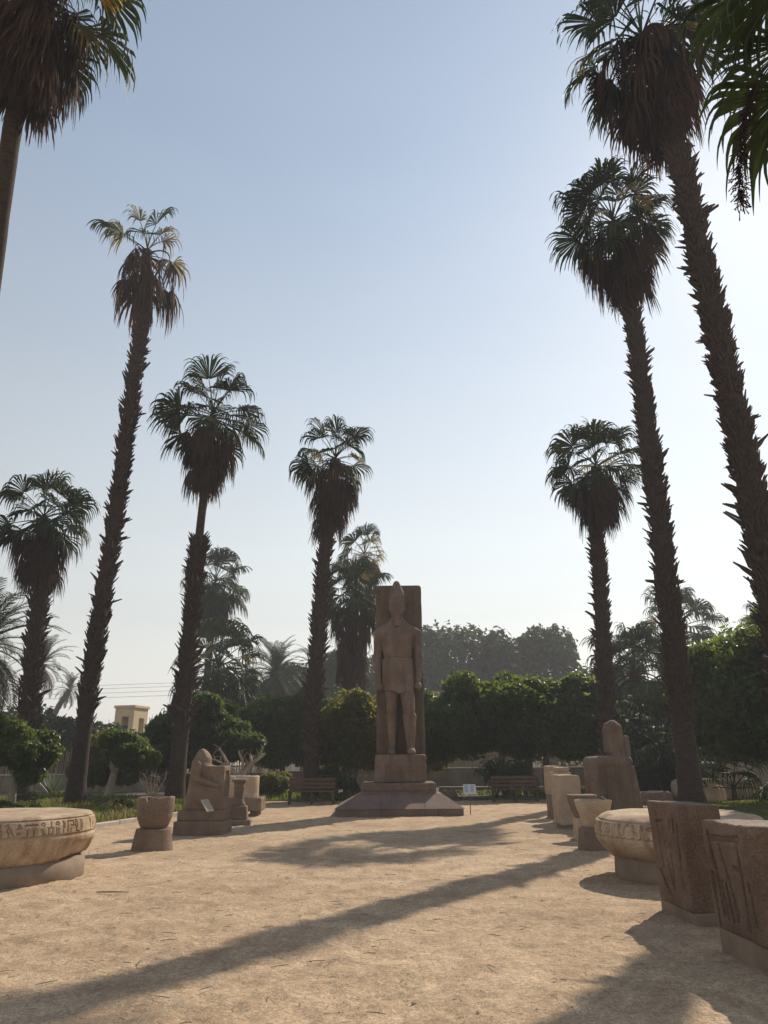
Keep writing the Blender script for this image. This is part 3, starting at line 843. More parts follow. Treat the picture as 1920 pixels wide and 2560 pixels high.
def granite_block(label, loc, rz, half, seed, segs, base, taper=.12, round_=.06, top_slope=0.0, sag=.0):
    root = empty('granite_block', loc, rz, label, 'stone block')
    hx, hy, z0, z1 = half
    hz = (z1 - z0) / 2; cz = (z0 + z1) / 2
    def f(P):
        x, y, z = P
        t = (z - z0) / (z1 - z0)
        k = 1 - taper * np.clip(1 - t, 0, 2) ** 1.4
        zz = z + top_slope * (x + hx) * t + sag * np.clip(y, 0, 1) * (t > .5)
        d = s_box((x / k, y / k, zz), (0, 0, cz), (hx, hy, hz), round_)
        if segs: d = np.maximum(d, -strokes_x((x / k, y, z), None, -hx, segs))
        rough = np.clip((t - .8) * 5, 0, 1)
        return d + (.020 + .014 * rough) * fbm(x * 3.2, y * 3.2, z * 3.2, seed, 4) + .010 * rough * fbm(x * 14, y * 14, z * 14, seed + 3)
    carve('block', f, (-hx * 1.1 - .03, -hy * 1.1 - .03, z0 - .03), (hx * 1.1 + .03, hy * 1.1 + .03, z1 + .08), .0135, M['red_granite'], root)
    bx, by, bh = base
    MB().box((-bx, -by, -.15), (bx, by, bh), bev=.02).build('foundation', M['concrete'], root)
segs1 = [((.20, 1.0), (.20, .45)), ((.05, .85), (.02, .3)), ((-.10, .7), (-.02, .25)), ((.25, .9), (.05, .92)), ((-.2, .95), (-.2, .82)), ((-.12, .95), (-.12, .84)), ((.30, .4), (.1, .2)), ((-.28, .9), (-.27, .3))]
granite_block('tall reddish granite block with a carved left side, in front of the round drum', (3.235, 8.42, 0), R(2), (.215, .44, .09, 1.12), 21, segs1, (.20, .43, .11), .04, .032, .06, .05)
segs2 = [((.33, .95), (.22, .3)), ((.15, .85), (-.02, .35)), ((.20, .55), (.16, .28)), ((.12, .55), (.08, .28)), ((.04, .52), (.0, .3)), ((-.15, .9), (-.18, .25)), ((.3, .9), (-.2, .93)), ((-.25, .6), (-.3, .3)), ((.36, .6), (.33, .2)), ((-.05, .7), (-.12, .7))]
granite_block('rough dark granite block at the right edge, closest to the camera', (3.24, 6.66, 0), R(3), (.36, .44, .17, 1.06), 33, segs2, (.335, .41, .19), .04, .036, .05, .03)

def rock_block(name, label, cat, loc, rz, pieces, group=None):
    """pieces: list of (part name, centre, half sizes, rounding, noise amp, material, taper)"""
    root = empty(name, loc, rz, label, cat, group)
    for k, (pn, c, h, rd, am, mt, tp) in enumerate(pieces):
        sd = hash((round(loc[0] * 10), k)) % 97
        def f(P):
            x, y, z = P
            t = (z - c[2] + h[2]) / (2 * h[2])
            kx = 1 + (tp - 1) * t
            return s_box(((x - c[0]) / kx, (y - c[1]) / kx, z - c[2]), (0, 0, 0), h, rd) + am * fbm(x * 5, y * 5, z * 5, sd) + am * .5 * fbm(x * 16, y * 16, z * 16, sd + 1, 2)
        e = max(1, tp) * 1.03
        carve(pn, f, (c[0] - h[0] * e - .03, c[1] - h[1] * e - .03, c[2] - h[2] - .03), (c[0] + h[0] * e + .03, c[1] + h[1] * e + .03, c[2] + h[2] + .03), max(.016, min(h) / 11), mt, root)
    return root
PS, PK, RG = M['pale_stone'], M['pink_stone'], M['red_granite']
rock_block('stone_block', 'farthest slim two-piece stone post of the right row', 'stone post', (4.62, 21.0, 0), .1,
           [('foundation', (0, 0, .28), (.17, .25, .33), .02, .006, M['concrete'], 1), ('block', (0, 0, .90), (.19, .27, .31), .03, .012, PS, .97), ('cap', (-.02, .05, 1.26), (.17, .2, .07), .03, .012, PS, 1)])
rock_block('stone_block', 'slim stone post with a stepped top, second from the far end of the right row', 'stone post', (4.50, 19.6, 0), .05,
           [('foundation', (0, 0, .22), (.18, .28, .27), .02, .006, M['concrete'], 1), ('block', (0, 0, .84), (.20, .30, .36), .03, .012, PS, 1.03), ('cap', (.02, -.03, 1.25), (.16, .22, .06), .03, .015, PS, 1)])
def tall_block():
    root = empty('stone_block', (4.30, 18.25, 0), R(6), 'pale fluted limestone block with a rounded brown side, mid right row', 'stone block')
    def f(P):
        x, y, z = P
        d = s_box(P, (0, 0, .62), (.27, .30, .55), .03)
        d = smax(d, np.sqrt((x + .25) ** 2 + (z - .62) ** 2) - .72, .04)
        for k in range(5):
            yy = -.22 + k * .11
            d = np.maximum(d, -np.maximum(np.hypot(x + .28, y - yy) - .025, np.abs(z - .5) - .42))
        return d + .022 * fbm(x * 4, y * 4, z * 4, 44, 4)
    carve('block', f, (-.33, -.36, .03), (.33, .36, 1.22), .017, PS, root)
    MB().box((-.22, -.26, -.15), (.22, .26, .10), bev=.015).build('foundation', M['concrete'], root)
tall_block()
def bowl(label, loc, rings, base, mat, seed, sq=False, inner=True, chip=.03, group=None, rz=0, name='stone_mortar', cat='stone bowl', h=.016):
    """rings: (z, r) of the outside from the bottom to the rim"""
    root = empty(name, loc, rz, label, cat, group)
    pr = np.array(rings)
    rm = pr[:, 1].max() + .04
    zt = pr[-1, 0]
    def f(P):
        x, y, z = P
        r = np.interp(z, pr[:, 0], pr[:, 1])
        q = np.hypot(x, y)
        if sq: q = (np.abs(x) ** 5 + np.abs(y) ** 5 + 1e-9) ** .2
        d = np.maximum((q - r) * .9, np.maximum(pr[0, 0] - z, z - zt))
        if inner:
            d = smax(d, -np.maximum(q - (r - .09), pr[0, 0] + .10 - z), .02)
            notch = np.maximum(np.abs(x + .05 - (z - zt) * .3) - .045 - (z - zt) * .5, np.maximum(zt - .10 - z, y))
            d = np.maximum(d, -notch) if chip > .035 else d
        return d + .012 * fbm(x * 5, y * 5, z * 5, seed, 4) + chip * np.clip(fbm(x * 7, y * 7, z * 7, seed + 4), 0, 1) * np.clip((z - zt + .08) / .08, 0, 1)
    carve('bowl', f, (-rm, -rm, pr[0, 0] - .02), (rm, rm, zt + .03), h, mat, root)
    if base:
        bm, hb, r0, r1, square = base
        def g(P):
            x, y, z = P
            t = z / hb; rr = r0 + (r1 - r0) * t
            if square: d = s_box((x / rr * r0, y / rr * r0, z), (0, 0, hb / 2 - .06), (r0, r0, hb / 2 + .06), .05)
            else: d = np.maximum(np.hypot(x, y) - rr, np.maximum(-.1 - z, z - hb))
            return d + .012 * fbm(x * 5, y * 5, z * 5, seed + 12)
        carve('foundation', g, (-r0 - .08, -r0 - .08, -.12), (r0 + .08, r0 + .08, hb + .02), h, bm, root)
    return root
bowl('shallow flaring stone bowl on a rough base, beyond the right round drum', (3.78, 14.05, 0), [(.36, .19), (.45, .225), (.6, .275), (.72, .315), (.83, .34)], (PK, .37, .29, .25, True), PS, 51, False, True, .03)
bowl('wedge shaped stone on a slim base beside the flaring bowl', (4.02, 15.75, 0), [(.40, .16), (.55, .21), (.70, .25), (.84, .27)], (PS, .41, .19, .18, True), PK, 57, True, False, .02, None, .1, 'stone_capital', 'stone block')
bowl('deep cup shaped stone mortar with a notched rim, left of the plaza', (-4.40, 14.62, 0), [(.36, .22), (.42, .265), (.56, .32), (.74, .345), (.92, .34)], (PK, .37, .38, .32, False), PK, 61, False, True, .045)

# small paper scrap left in the flaring bowl
mb = MB(); mb.box((-.05, -.03, 0), (.05, .03, .008), Matrix.Translation((3.95, 13.9, .86)) @ Matrix.Rotation(.6, 4, 'Y')); 
tag(mb.build('paper_scrap', M['sign_white']), 'white scrap of paper on the rim of the flaring bowl', 'paper')

# ------------------------------------------------------------------ seated statues
def kneeling():
    root = empty('seated_statue', (-4.19, 17.62, 0), R(-4), 'headless seated stone statue holding a shrine on its knees, left of the plaza', 'statue')
    rock = M['pink_stone']
    def b1(P):
        x, y, z = P
        return s_box(P, (0, 0, .09), (.565, .40, .19), .03) + .008 * fbm(x * 5, y * 5, z * 5, 3)
    carve('base', b1, (-.6, -.44, -.12), (.6, .44, .3), .02, rock, root)
    def b2(P):
        x, y, z = P
        return s_box(P, (.02, 0, .39), (.525, .36, .108), .03) + .01 * fbm(x * 5, y * 5, z * 5, 4)
    carve('plinth', b2, (-.55, -.4, .27), (.6, .4, .52), .017, rock, root)
    def bod(P):
        x, y, z = P
        lean = (z - .5) * .13
        d = s_box((x - lean, y, z), (-.12, 0, .95), (.30, .265, .50), .10)
        d = smin(d, s_ell(P, (-.13, 0, 1.42), (.22, .29, .28)), .08)
        d = smin(d, s_ell(P, (-.09, 0, 1.62), (.19, .21, .21)), .05)
        d = smax(d, (x - .02) * .75 + (z - 1.66) * .55 - .02, .04)
        d = d + .03 * np.clip(fbm(x * 6, y * 6, z * 6, 6, 4), -.2, 1) * np.clip((z - 1.35) * 4, 0, 1)
        d = smin(d, s_box(P, (.06, 0, .75), (.36, .29, .26), .05), .04)
        for sy in (-1, 1):
            a = s_cone(P, (-.15, sy * .28, 1.47), (-.11, sy * .335, 1.17), .10, .075)
            a = smin(a, s_cone(P, (-.11, sy * .335, 1.17), (.30, sy * .315, 1.04), .075, .055), .03)
            a = smin(a, s_ell(P, (.36, sy * .29, 1.03), (.10, .035, .055)), .03)
            d = smin(d, a, .015)
        return d + .010 * fbm(x * 6, y * 6, z * 6, 8, 3)
    carve('body', bod, (-.5, -.42, .46), (.5, .42, 1.86), .017, rock, root)
    def shrine(P):
        x, y, z = P
        d = s_box(P, (.30, 0, .96), (.20, .27, .48), .03)
        niche = s_box(P, (.52, 0, 1.06), (.10, .15, .27), .01)
        d = np.maximum(d, -niche)
        fg = smin(s_cone(P, (.45, 0, .82), (.45, 0, 1.08), .07, .06), s_ell(P, (.45, 0, 1.19), (.055, .055, .07)), .03)
        return np.minimum(d, fg) + .009 * fbm(x * 7, y * 7, z * 7, 9)
    carve('shrine', shrine, (.07, -.32, .46), (.56, .32, 1.47), .0145, rock, root)
kneeling()
def seated_right():
    root = empty('seated_statue', (5.38, 18.05, 0), R(3), 'dark worn seated stone statue facing the plaza from the right', 'statue')
    def bod(P):
        x, y, z = P
        d = s_cone(P, (.30, -.22, 1.45), (-.47, -.22, 1.44), .135, .14, (1, 1))
        d = smin(d, s_cone(P, (.30, .22, 1.45), (-.47, .22, 1.44), .135, .14), .06)
        d = smin(d, s_box(P, (-.1, 0, 1.40), (.42, .30, .13), .05), .05)
        for sy in (-1, 1):
            d = smin(d, s_cone(P, (-.47, sy * .20, 1.40), (-.50, sy * .20, .25), .135, .13), .05)
            d = smin(d, s_ell(P, (-.62, sy * .19, .12), (.20, .11, .10)), .05)
        d = smin(d, s_box(P, (-.33, 0, .75), (.21, .275, .64), .05), .05)
        # upright torso and broad headcloth in one worn column
        t = s_box(P, (.14, 0, 1.75), (.165, .25, .30), .10)
        t = smin(t, s_ell(P, (.13, 0, 2.14), (.185, .235, .27)), .06)
        t = smin(t, s_box(P, (.18, 0, 2.05), (.14, .20, .26), .08), .05)
        t = smin(t, s_ell(P, (-.01, 0, 2.20), (.10, .13, .15)), .04)
        for sy in (-1, 1):
            t = smin(t, s_cone(P, (.0, sy * .17, 2.2), (-.03, sy * .14, 1.70), .07, .06), .03)
            arch = np.abs(np.sqrt(((x - .15) / .11) ** 2 + (np.clip(z - 2.16, 0, 1) / .15) ** 2) - 1) * .11 - .014
            t = np.maximum(t, -np.maximum(arch, np.maximum(np.abs(y - sy * .235) - .03, 1.62 - z)))
        d = smin(d, t, .04)
        return d + .018 * fbm(x * 4, y * 4, z * 4, 6, 4)
    carve('figure', bod, (-.85, -.45, .0), (.45, .45, 2.45), .0205, M['granite'], root)
    def thr(P):
        x, y, z = P
        d = s_box((x - (1.35 - z) * .09 * (x > .1), y, z), (.10, 0, .64), (.36, .315, .72), .03)
        d = np.minimum(d, s_box(P, (.38, 0, 1.30), (.075, .17, .75), .03))
        d = np.minimum(d, s_box(P, (-.15, 0, -.02), (.72, .40, .12), .03))
        return d + .016 * fbm(x * 4, y * 4, z * 4, 16, 4)
    carve('throne', thr, (-.95, -.45, -.16), (.62, .45, 2.1), .023, M['granite'], root)
seated_right()

# small balustrade column and the basin behind it
def pedestal_column():
    root = empty('stone_column', (-3.82, 19.75, 0), R(6), 'short stone column with flared foot and flat cap beside the seated statue', 'column')
    root.scale = (1.2, 1.2, 1.0)
    prof = np.array([(.44, .155), (.50, .148), (.56, .118), (.66, .108), (.86, .106), (.90, .125), (.93, .106), (.98, .112), (1.01, .128), (1.03, .128)])
    th = np.linspace(0, 2 * math.pi, 40, endpoint=False)
    mb = MB(); mb.tube([(0, 0, z) for z, r in prof], prof[:, 1], 36); mb.build('shaft', M['pink_stone'], root, True)
    rock = M['pink_stone']
    def cap(P): return s_box(P, (0, 0, 1.06), (.155, .155, .034), .012) + .006 * fbm(P[0] * 9, P[1] * 9, P[2] * 9, 3)
    carve('cap', cap, (-.18, -.18, 1.0), (.18, .18, 1.1), .012, rock, root)
    def blk(P):
        x, y, z = P
        k = 1.15 - (z - .14) * .55
        return s_box((x / k, y / k, z), (0, 0, .29), (.19, .19, .16), .03) + .010 * fbm(x * 7, y * 7, z * 7, 5)
    carve('block', blk, (-.25, -.25, .11), (.25, .25, .47), .014, rock, root)
    MB().box((-.31, -.27, -.12), (.29, .27, .135), bev=.02).build('foundation', M['concrete'], root)
pedestal_column()
basin = bowl('big round stone basin resting on a thick slab behind the short column', (-4.42, 23.1, 0), [(.49, .54), (.6, .54), (.9, .55), (1.10, .545)], None, PS, 71, False, True, .04, None, 0, 'stone_basin', 'stone basin', .022)
sl = rock_block('stone_slab', 'thick worn rectangular slab under the round basin', 'stone slab', (-4.36, 23.1, 0), .03,
                [('slab', (0, 0, .305), (.66, .55, .185), .05, .02, PK, .98), ('support', (-.45, 0, .04), (.12, .35, .14), .02, .005, M['concrete'], 1), ('support', (.42, 0, .04), (.12, .35, .14), .02, .005, M['concrete'], 1)])

# information signs
def placard():
    root = empty('information_sign', (2.47, 22.65, 0), 0, 'small white information sign on a thin post right of the tall statue', 'sign')
    MB().box((-.013, -.013, -.1), (.013, .013, .60), bev=.003).build('post', M['metal'], root)
    Mx = Matrix.Translation((0, -.02, .68)) @ Matrix.Rotation(R(-38), 4, 'X')
    MB().box((-.185, -.012, -.16), (.185, .012, .16), Mx, bev=.004).build('plate', M['sign_white'], root)
    mb = MB(); rg = random.Random(4)
    for c in range(2):
        for k in range(7):
            w = rg.uniform(.09, .13); x0 = -.15 + c * .17
            mb.box((x0, -.0145, .10 - k * .034), (x0 + w, -.0125, .114 - k * .034), Mx)
    mb.build('lettering', M['sign_ink'], root)
placard()
def lectern_sign():
    root = empty('information_sign', (-3.92, 16.98, 0), R(-24), 'slanted plaque on a thin post in front of the shrine statue', 'sign')
    MB().box((-.010, -.010, -.1), (.010, .010, .52), bev=.003).build('post', M['metal'], root)
    Mx = Matrix.Translation((-.06, 0, .62)) @ Matrix.Rotation(R(52), 4, 'Y')
    MB().box((-.15, -.13, -.010), (.15, .13, .010), Mx, bev=.004).build('plate', M['brass'], root)
    mb = MB()
    for k in range(6): mb.box((-.11 + k * .04, -.10, .0115), (-.095 + k * .04, .10, .0130), Mx)
    mb.build('lettering', M['sign_ink'], root)
lectern_sign()

# benches
def bench(label, loc, rz):
    root = empty('park_bench', loc, rz, label, 'bench', 'wooden benches behind the plaza')
    w = .86
    for k, (y, z) in enumerate(((-.20, .44), (-.05, .44), (.10, .44))):
        MB().box((-w, y - .065, z - .018), (w, y + .065, z + .018), bev=.006).build('seat_slat', M['bench_wood'], root)
    for z in (.56, .70, .84):
        MB().box((-w, .19, z - .055), (w, .225, z + .055), bev=.006).build('back_slat', M['bench_wood'], root)
    for x in (-w + .06, 0, w - .06):
        MB().box((x - .03, -.27, -.1), (x + .03, -.21, .42), bev=.006).build('leg', M['post_wood'], root)
        MB().box((x - .03, .23, -.1), (x + .03, .29, .90), bev=.006).build('leg', M['post_wood'], root)
        MB().box((x - .03, -.21, .36), (x + .03, .23, .42), bev=.004).build('rail', M['post_wood'], root)
    MB().box((-w + .08, -.26, .10), (w - .08, -.22, .15), bev=.004).build('stretcher', M['post_wood'], root)
bench('dark wooden slatted bench left of the tall statue', (-2.75, 28.0, 0), R(1))
bench('dark wooden slatted bench under the trees right of the tall statue', (4.78, 28.4, 0), R(-3))
# ------------------------------------------------------------------ palm leaves (gravity baked in, copies only turn about the vertical)
def nrm(v): return v / (np.linalg.norm(v, axis=-1, keepdims=True) + 1e-9)
def fan_leaf(name, pitch, seed, mat, Lp=1.0, Lb=1.0, nseg=30, spread=108, bend=22, droop=.55, dead=False, ragged=.12, fuse=.48):
    rng = np.random.default_rng(seed)
    mb = MB()
    # petiole
    n = 7; p = np.zeros(3); P = [p.copy()]; a = R(pitch)
    for i in range(n - 1):
        a -= R(bend) / (n - 1)
        p = p + np.array([math.cos(a), 0, math.sin(a)]) * Lp / (n - 1); P.append(p.copy())
    P = np.array(P); P[:, 1] += rng.normal(0, .03) * np.linspace(0, 1, n) ** 2
    mb.tube(P, np.linspace(.030, .013, n), 4, False)
    d = np.array([math.cos(a), 0, math.sin(a)]); s = np.array([0, 1., 0]); nn = np.cross(d, s)
    tw = rng.normal(0, R(22)); s, nn = s * math.cos(tw) + nn * math.sin(tw), nn * math.cos(tw) - s * math.sin(tw)
    phis = np.linspace(-spread, spread, nseg) * math.pi / 180
    dphi = phis[1] - phis[0]
    f1 = (1 - fuse)
    fr = np.array([0.03, .5 * fuse, fuse, fuse + .22 * f1, fuse + .45 * f1, fuse + .72 * f1, 1.0])
    wob = rng.normal(0, .10)
    for i, ph in enumerate(phis):
        if rng.random() < (.10 if dead else .02): continue
        ph = ph + rng.normal(0, .02 + (.06 if dead else 0))
        L = Lb * (.84 + .16 * math.cos(ph)) * rng.uniform(1 - ragged * 1.6, 1 + ragged)
        dr = nrm(d * math.cos(ph) + s * math.sin(ph) + nn * (.30 * (1 - math.cos(ph)) + wob * math.sin(ph * 3) + (rng.normal(0, .10) if dead else .03)))
        c = P[-1].copy(); pts = []; dirs = []
        g = droop * rng.uniform(.7, 1.35)
        last = 0
        for r in fr:
            c = c + dr * (r - last) * L; last = r
            pts.append(c.copy()); dirs.append(dr.copy())
            gg = g * (.10 + .10 * r) if r < fuse - .01 else g * .62
            if dead: gg = g * (.2 + .5 * r)
            dr = nrm(dr + np.array([0, 0, -gg]) + rng.normal(0, .05 if dead else .025, 3))
        pts = np.array(pts); dirs = np.array(dirs)
        tn = math.tan(min(dphi, .25) / 2) * 1.08
        hw = fr * L * tn + .003
        wf = fuse * L * tn + .003
        hw = np.where(fr > fuse + .01, wf * .62 * (1 - (fr - fuse) / f1) ** .7 + .0022, hw)
        if dead: hw = hw * 1.1 + .004 * (fr < .9)
        w = nrm(np.cross(nn[None], dirs)); al = R(24 if i % 2 else -24)
        w = nrm(w * math.cos(al) + nn[None] * math.sin(al))
        A, B = pts - w * hw[:, None], pts + w * hw[:, None]
        V = np.stack([A, B], 1).reshape(-1, 3)
        k = np.arange(len(fr) - 1) * 2
        mb.add(V, np.stack([k, k + 1, k + 3, k + 2], 1))
    return mb.mesh(name, mat)

PITCH = [82, 68, 54, 40, 26, 12, -4, -20, -36]
GREEN = {p: [fan_leaf('leaf', p, 100 + k * 17 + p, M['frond'], 1.22 if p < 70 else 1.05, 1.36, 36, 92 if p < 60 else 70, 20 if p < 60 else 9, .85 + .25 * k, False, .10, .58) for k in range(4)] for p in PITCH}
OLD = {p: [fan_leaf('leaf', p, 300 + k * 17 + p, M['frond_old'], 1.0, 1.0, 26, 70, 26, 1.25, False, .25, .5) for k in range(3)] for p in (68, 40, 12, -20)}
YEL = [fan_leaf('yellow_leaf', p, 400 + p, M['frond_y'], 1.05, 1.1, 30, 90, 26, .9, False, .12, .6) for p in (12, -10)]
DEADP = [25, 0, -25, -50, -70]
DEAD = {p: [fan_leaf('dead_leaf', p, 500 + k * 13 + p, M['dead'], 1.05, 1.15, 28, 46 + 12 * k, {25: 95, 0: 78, -25: 58, -50: 34, -70: 16}[p], 1.2, True, .25, .40) for k in range(3)] for p in DEADP}

# one leaf base ("boot") left on a trunk: a split, pointed wedge; local +Z up the trunk, +X outward
def boot_mesh(seed):
    rng = np.random.default_rng(seed); mb = MB()
    for sy in (-1, 1):
        j = rng.uniform(.8, 1.25)
        V = np.array([(-.02, sy * .075, -.07), (.035, sy * .07, -.06), (-.02, sy * .005, -.05), (.035, sy * .005, -.04),
                      (.045, sy * .062, .06), (.085, sy * .05, .055), (.05, sy * .012, .05), (.085, sy * .018, .05),
                      (.11 * j, sy * .030 + rng.normal(0, .012), .17 * j), (.125 * j, sy * .028, .16 * j)])
        Q = [[0, 1, 5, 4], [1, 3, 7, 5], [3, 2, 6, 7], [2, 0, 4, 6], [4, 5, 9, 8], [5, 7, 9, 9][:3] + [9], [7, 6, 8, 9], [6, 4, 8, 8][:3] + [8]]
        T = [[5, 7, 9], [6, 4, 8]]
        Q = [q for q in Q if len(set(q)) == 4]
        mb.add(V, Q, T)
    return mb.mesh('leaf_base', M['boot'])
BOOTS = [boot_mesh(k) for k in range(5)]
BOOTV = []
for b in BOOTS:
    v = np.empty(len(b.vertices) * 3, np.float32); b.vertices.foreach_get('co', v); v = v.reshape(-1, 3)
    BOOTV.append((v, [list(p.vertices) for p in b.polygons]))

def spline(P, n):
    P = np.array(P, float); t = np.linspace(0, 1, len(P)); u = np.linspace(0, 1, n)
    out = []
    seg = np.diff(P, axis=0); L = np.concatenate([[0], np.cumsum(np.linalg.norm(seg, axis=1))]); t = L / L[-1]
    m = np.gradient(P, t, axis=0)
    for x in u:
        i = min(np.searchsorted(t, x, 'right') - 1, len(P) - 2); h = t[i + 1] - t[i]; s = (x - t[i]) / h
        out.append((2 * s ** 3 - 3 * s ** 2 + 1) * P[i] + (s ** 3 - 2 * s ** 2 + s) * h * m[i] + (-2 * s ** 3 + 3 * s ** 2) * P[i + 1] + (s ** 3 - s ** 2) * h * m[i + 1])
    return np.array(out)

def fruit_mesh(seed, L=2.2, thick=1.0):
    rng = np.random.default_rng(seed); mb = MB()
    n = 16; P = [np.zeros(3)]; d = np.array([.8, 0, .35])
    for i in range(n):
        d = nrm(d + np.array([0, 0, -.26]) + rng.normal(0, .04, 3)); P.append(P[-1] + d * L / n)
    P = np.array(P); mb.tube(P, np.linspace(.018, .006, n + 1), 4, False)
    for i in range(int(330 * thick)):
        k = rng.uniform(.40, 1) * n; a = int(min(k, n - 1)); c = P[a] + (P[min(a + 1, n)] - P[a]) * (k - a)
        e = c + np.array([rng.normal(0, .055), rng.normal(0, .055), -abs(rng.normal(0, .10))])
        mb.tube([c, (c + e) / 2 + rng.normal(0, .015, 3), e], [.003, .005, .009], 3, False)
    return mb.mesh('fruit_stalk', M['fruit'])
FRUIT = [fruit_mesh(3, 1.5, .6), fruit_mesh(5, 1.9, .8), fruit_mesh(8, 2.9, 1.5)]

def fan_palm(label, pts, r, seed, green=34, dead=66, skirt=1.6, scale=1.0, boots=None, singles=True, old=0.15, yellow=0, fruit=3,
             flare=1.5, thin=None, pitch_lo=-34, dscale=1.0, boot_sp=.155, boot_sz=1.0, rtop=.85, nadd=0):
    rg = random.Random(seed); rng = np.random.default_rng(seed)
    base = Vector(pts[0])
    root = empty('fan_palm', base, 0, label, 'palm tree', 'fan palms around the plaza')
    C = spline(pts, 90) - np.array(pts[0])
    H = C[:, 2]; Htop = H[-1]
    rad = r * (1 + (rtop - 1) * H / Htop) * (1 + (flare - 1) * np.exp(-H / .55))
    rad = rad * (1 + .05 * np.sin(H * 9 + seed) * np.exp(-H / 3)) * (1 + .03 * noise(H * 3, H * 0, H * 0, seed))
    if thin:                         # (height, radius): smooth bare trunk above
        rad = np.where(H > thin[0], thin[1], rad)
    mb = MB(); C[0, 2] -= .25; mb.tube(C, rad, 18); mb.build('trunk', M['bark'], root, True)
    def at(h):
        return np.array([np.interp(h, H, C[:, i]) for i in range(3)]), np.interp(h, H, rad)
    # old leaf bases
    if boots:
        items = []; h = boots[0]; row = 0
        while h < boots[1]:
            c, rr = at(h); c[2] = h
            per = max(5, int(2 * math.pi * rr / (.155 * boot_sz)))
            for k in range(per):
                th = (k + .5 * (row % 2)) / per * 2 * math.pi + rg.uniform(-.12, .12)
                ragged = rg.random()
                if rg.random() < .10: continue
                tilt = rg.uniform(-.22, .28) + (rg.uniform(.2, .7) if ragged > .86 else 0)
                sc = boot_sz * rg.uniform(.62, 1.25) * (rg.uniform(1.2, 1.7) if ragged > .92 else 1)
                edge = min(1, .45 + (h - boots[0]) / 1.5) * (1.35 if thin and h > boots[1] - .5 else 1)
                pos = np.array([c[0] + math.cos(th) * rr * .97, c[1] + math.sin(th) * rr * .97, h + rg.uniform(-.08, .08)])
                items.append((pos, th, tilt, sc * edge, rg.randrange(5), rg.uniform(-.5, .5)))
            h += boot_sp * boot_sz; row += 1
        def key(it):
            w = it[0] + np.array(base); return w @ w + (40 if math.sin(it[1]) > .2 else 0)
        items.sort(key=key)
        ns = 300 if singles else 0
        for pos, th, tilt, sc, k, rl in items[:ns]:
            o = link('leaf_base', BOOTS[k], root, pos)
            o.rotation_euler = (rl, tilt, th); o.scale = (sc,) * 3
        if items[ns:]:
            V = []; Q = []; T = []; off = 0
            for pos, th, tilt, sc, k, rl in items[ns:]:
                v, polys = BOOTV[k]
                m = np.array(Matrix.Rotation(th, 3, 'Z') @ Matrix.Rotation(tilt, 3, 'Y') @ Matrix.Rotation(rl, 3, 'X')) * sc
                V.append(v @ m.T + pos)
                for p in polys: (Q if len(p) == 4 else T).append([i + off for i in p])
                off += len(v)
            o = link('leaf_base_mass', mesh_np('leaf_base_mass', np.concatenate(V), [np.array(Q), np.array(T)], M['boot']), root)
            o['kind'] = 'stuff'
    # crown
    top = C[-1]
    ga = 2.399963
    for i in range(green):
        f = (i + .5) / green
        p = 84 - (84 - pitch_lo) * f ** .92 + rg.uniform(-7, 7)
        pp = min(PITCH, key=lambda q: abs(q - p))
        z = .25 - .45 * f
        if rg.random() < old and p < 60: me = rg.choice(OLD[min(OLD, key=lambda q: abs(q - p))])
        else: me = rg.choice(GREEN[pp])
        o = link('leaf', me, root, (top[0], top[1], top[2] + z * scale))
        o.rotation_euler = (rg.uniform(-.08, .08), rg.uniform(-.10, .10), i * ga + rg.uniform(-.3, .3)); s = scale * rg.uniform(.86, 1.10); o.scale = (s, s, s)
    for i in range(yellow):
        o = link('yellow_leaf', YEL[i % 2], root, (top[0], top[1], top[2] - .2), (0, 0, -.35 - i * .5), scale * 1.05)
    nd = dead
    for i in range(nd):
        f = (i + .5) / nd
        hh = -.10 - skirt * f
        c, rr = at(Htop + hh)
        want = 20 - 62 * min(1, f * 1.35) + rg.uniform(-16, 16)
        pp = min(DEADP, key=lambda q: abs(q - want))
        o = link('dead_leaf', rg.choice(DEAD[pp]), root)
        th = i * ga + rg.uniform(-.4, .4)
        o.location = (c[0] + math.cos(th) * rr * .6, c[1] + math.sin(th) * rr * .6, Htop + hh)
        s = scale * dscale * rg.uniform(.62, 1.22) * (1 - .22 * f)
        o.rotation_euler = (rg.uniform(-.15, .15), rg.uniform(-.1, .1), th); o.scale = (s, s, s)
    for i in range(fruit):
        o = link('fruit_stalk', FRUIT[i % 2], root, (top[0], top[1], top[2] - .15), (0, 0, rg.uniform(0, 6.28)), scale * rg.uniform(.8, 1.1))
    return root

fan_palm('towering fan palm with a bare smooth trunk and broad dead skirt at the top left', [(-8.7, 13.6, 0), (-8.4, 13.1, 5), (-7.93, 12.25, 8.84), (-7.62, 11.58, 10.67), (-7.4, 11.05, 12.26), (-7.16, 10.57, 13.75), (-6.82, 10.05, 16.2)], .195, 1,
         22, 120, 1.3, 1.0, None, True, .1, 2, 8, 1.6, None, -30, .95)
fan_palm('slender tall fan palm with a sparse withered crown, left of the plaza', [(-10.4, 25.5, 0), (-10.36, 25.5, 5.3), (-10.2, 25.5, 9.7), (-10.13, 25.5, 15.5), (-10.1, 25.5, 20.6), (-10.22, 25.5, 22.5)], .27, 2,
         9, 30, .8, 1.15, (2.6, 21.2), True, .85, 0, 4, 1.75, None, 5, 1.2, .17, 1.15)
fan_palm('fan palm with a thin bare upper trunk above a shaggy lower trunk', [(-7.35, 26.5, 0), (-7.3, 26.5, 3.6), (-7.27, 26.5, 7.2), (-7.22, 26.5, 9.9), (-7.16, 26.5, 11.9), (-7.06, 26.5, 15.0)], .29, 3,
         28, 104, 1.9, 1.04, (2.3, 9.75), True, .08, 0, 2, 1.45, (9.75, .16), -30, .98, .165, 1.15)
